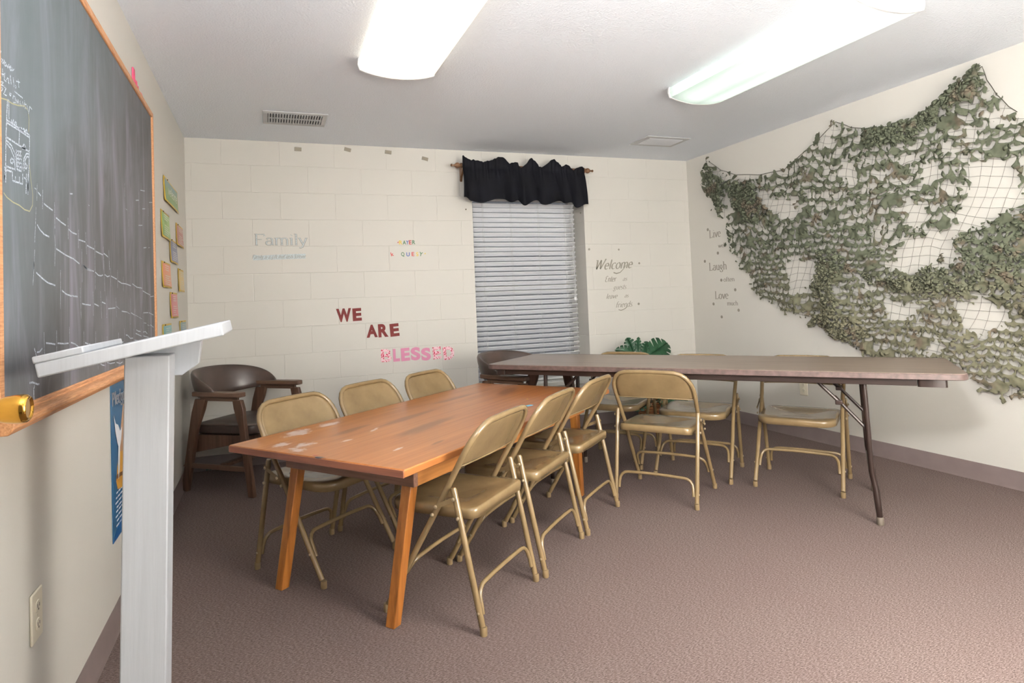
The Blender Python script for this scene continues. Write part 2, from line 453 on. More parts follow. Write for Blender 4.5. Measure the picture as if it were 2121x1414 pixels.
# ------------------------------------------------------------------ lettering on the walls
_textcache = {}
def glyph_mesh(ch, offset):
    key = (ch, offset)
    if key in _textcache: return _textcache[key]
    cu = bpy.data.curves.new('t', 'FONT'); cu.body = ch; cu.offset = offset; cu.resolution_u = 6
    ob = bpy.data.objects.new('t', cu); COL.objects.link(ob)
    bpy.context.view_layer.update()
    me = bpy.data.meshes.new_from_object(ob.evaluated_get(bpy.context.evaluated_depsgraph_get()))
    vs = [tuple(v.co) for v in me.vertices]; fs = [tuple(p.vertices) for p in me.polygons]
    bpy.data.objects.remove(ob); bpy.data.curves.remove(cu); bpy.data.meshes.remove(me)
    _textcache[key] = (vs, fs); return vs, fs
def letter(ch, x0, x1, z0, z1, mat, label, offset=.0, depth=.003, y=-.001, name='wall_letter', group=None, rot=0, bold=True):
    vs, fs = glyph_mesh(ch, offset)
    xs = [v[0] for v in vs]; ys = [v[1] for v in vs]
    a0, a1, b0, b1 = min(xs), max(xs), min(ys), max(ys)
    cx, cz = (x0+x1)/2, (z0+z1)/2
    V2 = [((v[0]-a0)/(a1-a0)*(x1-x0)-(x1-x0)/2, (v[1]-b0)/(b1-b0)*(z1-z0)-(z1-z0)/2) for v in vs]
    c, s = cos(rot), sin(rot)
    V2 = [(p[0]*c-p[1]*s, p[0]*s+p[1]*c) for p in V2]
    mb = MB()
    # front face + back face + rim
    n = len(V2)
    edges = {}
    for f in fs:
        for i in range(len(f)):
            e = (f[i], f[(i+1) % len(f)]); edges[e] = 1
    rim = [e for e in edges if (e[1], e[0]) not in edges]
    mb.add([(p[0], -depth, p[1]) for p in V2]+[(p[0], 0, p[1]) for p in V2],
           [tuple(f) for f in fs]+[tuple(n+i for i in reversed(f)) for f in fs]+[(a, n+a, n+b, b) for a, b in rim])
    o = mb.build(name, mat, None, smooth=0)
    o.location = (cx, y, cz)
    return tag(o, label, 'letter', group)

md = Mat('dark_red_card', rough=.55, spec=.2); md.color(md.ramp(md.noise(7, 3), [(.35, srgb(98, 22, 20)), (.75, srgb(118, 44, 42))])); M_DRED = md.m
mp = Mat('pink_checked_card', rough=.6, spec=.2)
ck = mp.n('ShaderNodeTexChecker'); ck.inputs['Scale'].default_value = 150; mp.link(mp.mapping(rot=(0, radians(45), 0)), ck.inputs['Vector'])
ck.inputs['Color1'].default_value = srgb(206, 128, 160); ck.inputs['Color2'].default_value = srgb(220, 152, 180); mp.color(ck.outputs[0]); M_PINK = mp.m
mh = Mat('red_heart_print_card', rough=.6, spec=.2)
vo_ = mh.n('ShaderNodeTexVoronoi'); vo_.inputs['Scale'].default_value = 80; mh.link(mh.tc.outputs['Object'], vo_.inputs[0]); vo_.inputs['Randomness'].default_value = .6
mh.color(mh.ramp(vo_.outputs[0], [(.0, srgb(190, 20, 60)), (.44, srgb(196, 30, 70)), (.52, srgb(240, 205, 214))])); M_HEART = mh.m
BIG = [('W',1.037,1.15,1.013,1.117),('E',1.16,1.229,1.016,1.115),('A',1.263,1.349,0.881,0.981),('R',1.355,1.434,0.879,0.983),('E',1.448,1.521,0.88,0.981),('B',1.37,1.453,0.682,0.783),('L',1.466,1.52,0.68,0.781),('E',1.53,1.601,0.68,0.783),('S',1.61,1.687,0.679,0.784),('S',1.695,1.772,0.672,0.774),('E',1.791,1.859,0.678,0.776),('D',1.878,1.97,0.666,0.773)]
wordof = ['WE', 'WE', 'ARE', 'ARE', 'ARE'] + ['BLESSED']*7
extra = ['first letter of', 'last letter of', 'first letter of', 'middle letter of', 'last letter of',
         'first letter of', 'second letter of', 'first E in', 'first S in', 'second S in', 'second E in', 'last letter of']
for i, (ch, x0, x1, z0, z1) in enumerate(BIG):
    w = wordof[i]
    if w != 'BLESSED': mat, cn = M_DRED, 'dark red'
    elif ch in 'BD' or i == 10: mat, cn = M_HEART, 'red heart-patterned'
    else: mat, cn = M_PINK, 'pink checked'
    letter(ch, x0, x1, z0, z1, mat, '%s card letter %s, %s the word %s on the wall' % (cn, ch, extra[i], w), offset=(.03 if ch == 'B' else .048), group='card letters spelling %s' % w,
           rot=[.02, .03, .02, .03, .06, -.04, .02, .03, .03, .05, .05, .07][i])
SMALL = [('R',1.544,1.572,1.611,1.643),('A',1.574,1.601,1.611,1.643),('Y',1.601,1.623,1.611,1.643),('E',1.625,1.647,1.611,1.645),('R',1.652,1.677,1.613,1.645),('k',1.475,1.498,1.519,1.55),('Q',1.558,1.585,1.512,1.549),('U',1.601,1.628,1.515,1.547),('E',1.644,1.666,1.517,1.549),('S',1.681,1.7,1.516,1.548),('Y',1.706,1.735,1.516,1.548),('.',1.531,1.542,1.622,1.635),('-',1.747,1.764,1.528,1.545)]
cols = {'y': (222, 190, 50), 'g': (60, 110, 70), 'b': (50, 80, 160), 'r': (190, 55, 50)}
sc = ['y', 'g', 'b', 'r', 'g', 'r', 'g', 'b', 'r', 'y', 'g']
cn = {'y': 'yellow', 'g': 'green', 'b': 'blue', 'r': 'red'}
lm = {k: simple('sticker_'+cn[k], v, .5) for k, v in cols.items()}
pos = ['first whole letter of the torn upper row', 'second letter of the upper row', 'third in the upper row', 'fourth letter of the upper row', 'last in the upper row',
       'torn, starting the lower row', 'after the gap in the lower row', 'after the Q in the lower row', 'before the yellow S in the lower row', 'before the last letter in the lower row', 'crooked last letter of the lower row']
for i, (ch, x0, x1, z0, z1) in enumerate(SMALL[:11]):
    nm = 'R' if ch == 'k' else ch
    letter(ch, x0, x1, z0, z1, lm[sc[i]], 'small %s letter %s, %s, left of the window' % (cn[sc[i]], nm, pos[i]), offset=.02, depth=.0008,
           group='small coloured sticker letters', rot=[0, 0, 0, 0, 0, .25, .05, 0, 0, 0, -.25][i])
for (x0, z0, m_, lb) in ((1.536, 1.628, 'r', 'tiny red scrap of torn sticker before the upper row of small letters'), (1.755, 1.536, 'y', 'tiny yellow scrap of torn sticker after the lower row of small letters')):
    o = MB().prism([(x0-.005, z0-.006), (x0+.006, z0-.002), (x0+.004, z0+.007), (x0-.002, z0+.004)], -.001, 0, 'y').build('sticker_scrap', lm[m_], smooth=0); tag(o, lb, 'scrap')

# stroke alphabet for the slim decals
def arc(cx, cy, rx, ry, a0, a1, n=10): return [(cx+rx*cos(radians(a0+(a1-a0)*i/n)), cy+ry*sin(radians(a0+(a1-a0)*i/n))) for i in range(n+1)]
X = .46
G = {
 'a': (.46, [arc(.20, .13, .15, .14, 60, 360), [(.35, .34), (.35, .05), (.39, 0), (.43, .02)], arc(.21, .33, .14, .13, 0, 160, 7)]),
 'c': (.42, [arc(.23, .23, .18, .23, 50, 310)]),
 'd': (.50, [arc(.21, .23, .17, .23, 0, 360, 14), [(.38, .72), (.38, .04), (.46, .0)]]),
 'e': (.44, [[(.06, .25), (.38, .25)], arc(.22, .23, .17, .23, 5, 315, 12)]),
 'f': (.30, [[(.12, 0), (.12, .55)]+arc(.23, .58, .11, .14, 170, 50, 5), [(.02, .45), (.26, .45)]]),
 'g': (.46, [arc(.20, .27, .14, .17, 0, 360, 12), [(.30, .15), (.15, .06), (.30, 0)], arc(.20, -.10, .17, .11, 50, -200, 10)]),
 'h': (.52, [[(.10, .72), (.10, 0)], [(.10, .32)]+arc(.26, .30, .15, .16, 140, 0, 6)+[(.41, 0)]]),
 'i': (.24, [[(.12, .45), (.12, 0)], [(.11, .62), (.13, .66)]]),
 'l': (.24, [[(.12, .72), (.12, 0)]]),
 'm': (.76, [[(.10, .45), (.10, 0)], [(.10, .32)]+arc(.24, .30, .14, .16, 140, 0, 6)+[(.38, 0)], [(.38, .32)]+arc(.52, .30, .14, .16, 140, 0, 6)+[(.66, 0)]]),
 'n': (.52, [[(.10, .45), (.10, 0)], [(.10, .32)]+arc(.26, .30, .15, .16, 140, 0, 6)+[(.41, 0)]]),
 'o': (.48, [arc(.24, .23, .19, .23, 90, 450, 14)]),
 'r': (.36, [[(.11, .45), (.11, 0)], [(.11, .30)]+arc(.24, .32, .12, .13, 140, 40, 5)]),
 's': (.36, [arc(.18, .34, .12, .11, 40, 230, 7)+arc(.18, .12, .13, .12, 60, -150, 8)]),
 't': (.30, [[(.13, .62), (.13, .10)]+arc(.21, .09, .08, .09, 180, 320, 5), [(.02, .44), (.25, .44)]]),
 'u': (.52, [[(.10, .45), (.10, .15)]+arc(.25, .15, .15, .15, 180, 350, 6), [(.40, .45), (.40, 0)]]),
 'v': (.46, [[(.05, .45), (.23, 0)], [(.23, 0), (.41, .45)]]),
 'w': (.68, [[(.05, .45), (.20, 0)], [(.20, 0), (.34, .42)], [(.34, .42), (.48, 0)], [(.48, 0), (.63, .45)]]),
 'y': (.46, [[(.05, .45), (.23, .02)], [(.41, .45), (.20, -.15), (.10, -.22), (.04, -.18)]]),
 'F': (.58, [[(.14, .72), (.14, 0)], [(.14, .70), (.54, .70), (.54, .58)], [(.14, .37), (.42, .37)]]),
 'L': (.58, [[(.14, .72), (.14, 0)], [(.14, .02), (.50, .02), (.54, .16)]]),
 'E': (.56, [arc(.30, .53, .18, .18, 40, 250, 8)+arc(.30, .18, .21, .18, 110, 320, 8)]),
 'P': (.56, [[(.13, .72), (.13, 0)], [(.13, .70)]+arc(.28, .53, .18, .17, 90, -90, 8)+[(.13, .36)]]),
 'W': (.96, [[(.02, .70), (.16, .72), (.24, .04)], [(.24, .04), (.50, .72)], [(.50, .72), (.60, .04)], [(.60, .04), (.86, .62), (.92, .80), (.84, .74)]]),
 '.': (.20, [[(.06, .01), (.11, .03)]]), ' ': (.30, []),
}
SERIF = {'a': [], 'c': [(.36, .38)], 'f': [(.12, 0)], 'h': [(.10, 0), (.41, 0), (.06, .72)], 'i': [(.12, 0), (.08, .45)], 'l': [(.12, 0), (.08, .72)], 'm': [(.10, 0), (.38, 0), (.66, 0), (.06, .45)],
         'n': [(.10, 0), (.41, 0), (.06, .45)], 'u': [(.43, 0), (.06, .45), (.36, .45)], 'v': [(.05, .45), (.41, .45)], 'w': [(.05, .45), (.63, .45), (.34, .45)], 'y': [(.05, .45), (.41, .45)],
         'F': [(.14, 0), (.12, .72)], 'L': [(.14, .72), (.12, 0)], 'r': [(.11, 0), (.07, .45)], 'd': [(.34, .72)], 'P': [(.13, 0), (.10, .72)]}
def strokes(text, h, w, serif=True, shear=0.0, nib=(0.0, .28), spacing=0.0, jitter=0.0):
    out = []; x = 0
    for ch in text:
        adv, ls = G[ch]
        jy = RNG.normal(0, jitter) if jitter else 0
        for l in ls: out.append([((x+p[0]+shear*p[1])*h, (p[1]+jy)*h) for p in l])
        if serif:
            for (sx, sz) in SERIF.get(ch, []): out.append([((x+sx-.075)*h, sz*h), ((x+sx+.075)*h, sz*h)])
        x += adv+spacing
    return out, x*h
def decal(text, at, width, height, w, mat, label, wall='y', serif=True, shear=0, nib=(0, .28), rot=0, name='wall_decal', group=None, spacing=0, under=None, plane_a=None, parent=None):
    """flat cut-vinyl word; at = lower left corner, run direction along the wall"""
    ls, tw = strokes(text, height/.72, w, serif, shear, nib, spacing)
    k = width/tw
    mb = MB(); c, s = cos(rot), sin(rot)
    if under: ls += under
    for l in ls:
        P = [(p[0]*k, p[1]) for p in l]; P = [(p[0]*c-p[1]*s, p[0]*s+p[1]*c) for p in P]
        if wall == 'y': mb.ribbon([(at[0]+p[0], at[1]+p[1]) for p in P], w, 'y', -.0012 if plane_a is None else plane_a, nib=nib)
        elif wall == 'r': mb.ribbon([(at[0]-p[0], at[1]+p[1]) for p in P], w, 'x', W-.0012 if plane_a is None else plane_a, nib=nib)
        else: mb.ribbon([(at[0]+p[0], at[1]+p[1]) for p in P], w, 'x', plane_a, nib=nib)
    o = mb.build(name, mat, parent, smooth=0)
    if label: tag(o, label, 'wall decal', group)
    return o
M_TAUPE = simple('taupe_vinyl', (142, 137, 125), .5, 0, .3, .04)
scr = dict(serif=False, shear=.42, nib=(radians(20), .22))
gw = 'script words of the welcome decal'
decal('Welcome', (3.300, 1.372), .395, .085, .015, M_TAUPE, 'bold script word Welcome in taupe, right of the window', group=gw, rot=.03, **scr)
mb = MB(); mb.ribbon([(3.50, 1.345), (3.53, 1.335), (3.57, 1.345), (3.61, 1.38), (3.635, 1.41)], .012, 'y', -.0013, nib=(radians(60), .3))
tag(mb.build('wall_decal', M_TAUPE, smooth=0), 'taupe curling swash under the word Welcome', 'wall decal', gw)
decal('Enter', (3.405, 1.262), .115, .052, .008, M_TAUPE, 'small script word Enter below Welcome', group=gw, rot=.02, **scr)
decal('as', (3.590, 1.268), .045, .040, .006, M_TAUPE, 'small script word as, right of Enter', group=gw, **scr)
decal('guests...', (3.490, 1.190), .165, .046, .006, M_TAUPE, 'small script word guests with three dots under Enter as', group=gw, rot=.02, **scr)
decal('leave', (3.410, 1.110), .115, .044, .007, M_TAUPE, 'small script word leave, above friends', group=gw, rot=.02, **scr)
decal('as', (3.600, 1.116), .042, .036, .006, M_TAUPE, 'small script word as, right of leave', group=gw, **scr)
decal('friends.', (3.505, 1.026), .185, .052, .007, M_TAUPE, 'small script word friends, the lowest word of the welcome decal', group=gw, rot=.03, **scr)
mb = MB(); mb.ribbon([(3.535, 1.008), (3.56, 1.000), (3.60, 1.012), (3.625, 1.03)], .007, 'y', -.0013)
tag(mb.build('wall_decal', M_TAUPE, smooth=0), 'thin swash under the word friends', 'wall decal', gw)
for (x, z, r, lb) in [(3.262, 1.558, .010, 'round taupe dot above the W of Welcome'), (3.566, 1.553, .009, 'round taupe dot above the middle of Welcome'), (3.776, 1.425, .010, 'round taupe dot right of Welcome'), (3.750, 1.052, .011, 'round taupe dot right of friends')]:
    mb = MB(); mb.lathe([(r, 0), (r*.96, .0015)], (x, -.0002, z), 16, Matrix.Rotation(pi/2, 4, 'X'))
    tag(mb.build('wall_decal', M_TAUPE), lb, 'wall decal', 'dots of the welcome decal')
gl = 'serif words of the live laugh love decal'
M_TAUPE2 = simple('taupe_vinyl_light', (140, 134, 123), .5, 0, .3, .04)
for (t, y, z, wd, h, sw, lb) in [('Live', -.272, 1.625, .155, .072, .0105, 'larger serif word Live at the top of the right wall decal'), ('well', -.385, 1.528, .10, .036, .0075, 'small serif word well below Live'),
                                ('Laugh', -.248, 1.330, .235, .070, .0105, 'larger serif word Laugh on the right wall'), ('often', -.432, 1.222, .138, .038, .0075, 'small serif word often below Laugh'),
                                ('Love', -.308, 1.070, .175, .068, .0105, 'larger serif word Love on the right wall'), ('much', -.462, 1.012, .135, .038, .0075, 'small serif word much below Love')]:
    decal(t, (y, z), wd, h, sw, M_TAUPE2, lb, wall='r', group=gl)
for (y, z, lb) in [(-.258, 1.706, 'above Live'), (-.376, 1.481, 'below well'), (-.196, 1.420, 'left above Laugh'), (-.402, 1.237, 'left of often'), (-.570, 1.146, 'right above Love'), (-.285, 1.026, 'left below Love'), (-.598, .970, 'right below much'), (-.384, .910, 'lowest of all')]:
    mb = MB(); mb.lathe([(.014, 0), (.013, .0015)], (W-.0002, y, z), 14, Matrix.Rotation(-pi/2, 4, 'Y'))
    tag(mb.build('wall_decal', M_TAUPE2), 'round pale taupe dot of the right wall decal, %s' % lb, 'wall decal', 'dots of the live laugh love decal')
# Family decal
mfam = Mat('silvery_decal', rough=.4); mfam.color(mfam.ramp(mfam.noise(260, 3, .7), [(.36, srgb(150, 152, 150)), (.5, srgb(196, 208, 211)), (.7, srgb(212, 220, 220))])); M_FAM = mfam.m
M_FAMD = simple('grey_outline_ink', (146, 144, 137), .5)
fo = decal('Family', (.452, 1.613), .385, .082, .015, M_FAMD, 'silvery serif word Family with grey outline on the back wall', nib=(0, .35))
decal('Family', (.4535, 1.6145), .3835, .080, .0085, M_FAM, None, nib=(0, .25), plane_a=-.0018, parent=fo, name='silver_fill')
o = MB().prism([(.446, 1.500), (.82, 1.508), (.822, 1.545), (.60, 1.540), (.50, 1.534), (.447, 1.541)], -.001, 0, 'y').build('wall_decal', M_FAM, smooth=0)
tag(o, 'pale strip with a line of grey script below the word Family', 'wall decal')
decal('Family is a gift that lasts forever', (.436, 1.512), .385, .028, .0032, M_FAMD, None, plane_a=-.0015, parent=o, name='script_line', serif=False, shear=.4, nib=(radians(30), .4))

# grey tape pads under the ceiling
mt_ = simple('grey_pad', (142, 134, 120), .6, 0, .3, .12, 200)
for (x, z, a, lb) in [(.787, 2.346, -.03, 'leftmost'), (1.161, 2.360, -.22, 'second from left'), (1.481, 2.354, -.10, 'third from left'), (1.782, 2.313, -.22, 'rightmost and lowest')]:
    o = MB().box(-.026, .026, -.006, 0, -.014, .014).build('adhesive_pad', mt_, smooth=0, bevel=.001); o.location = (x, 0, z); o.rotation_euler = (0, -a, 0)
    tag(o, 'small grey adhesive pad near the ceiling above the back wall, %s of four' % lb, 'adhesive pad', 'grey adhesive pads under the ceiling')

# ------------------------------------------------------------------ outlets
M_OUT = simple('ivory_plastic', (226, 218, 198), .35, 0, .5, .02); M_SLOT = simple('dark_slot', (60, 55, 48), .6)
def outlet(x, y, z, rz, label):
    r = empty('wall_outlet', (x, y, z), rz); tag(r, label, 'outlet')
    MB().box(-.036, .036, -.006, 0, -.058, .058).build('cover_plate', M_OUT, r, bevel=.003)
    for s in (-1, 1):
        MB().prism([(cos(a)*.017*(1 if abs(cos(a)) < .8 else .9), s*.021+sin(a)*.014) for a in [2*pi*i/16 for i in range(16)]], -.008, -.005, 'y').build('socket', M_OUT, r, bevel=.0008)
        mb = MB(); mb.box(-.007, -.005, -.0085, -.0078, s*.021-.002, s*.021+.006); mb.box(.005, .007, -.0085, -.0078, s*.021-.002, s*.021+.006); mb.box(-.002, .002, -.0085, -.0078, s*.021-.009, s*.021-.005)
        mb.build('socket_slots', M_SLOT, r, smooth=0)
    MB().lathe([(.003, 0), (.003, .001)], (0, -.006, 0), 10, Matrix.Rotation(pi/2, 4, 'X')).build('screw', M_OUT, r)
outlet(0, -3.117, .432, pi/2, 'ivory duplex outlet on the left wall beside the white lectern')
outlet(W, -1.245, .385, -pi/2, 'ivory duplex outlet on the right wall behind the folding table')

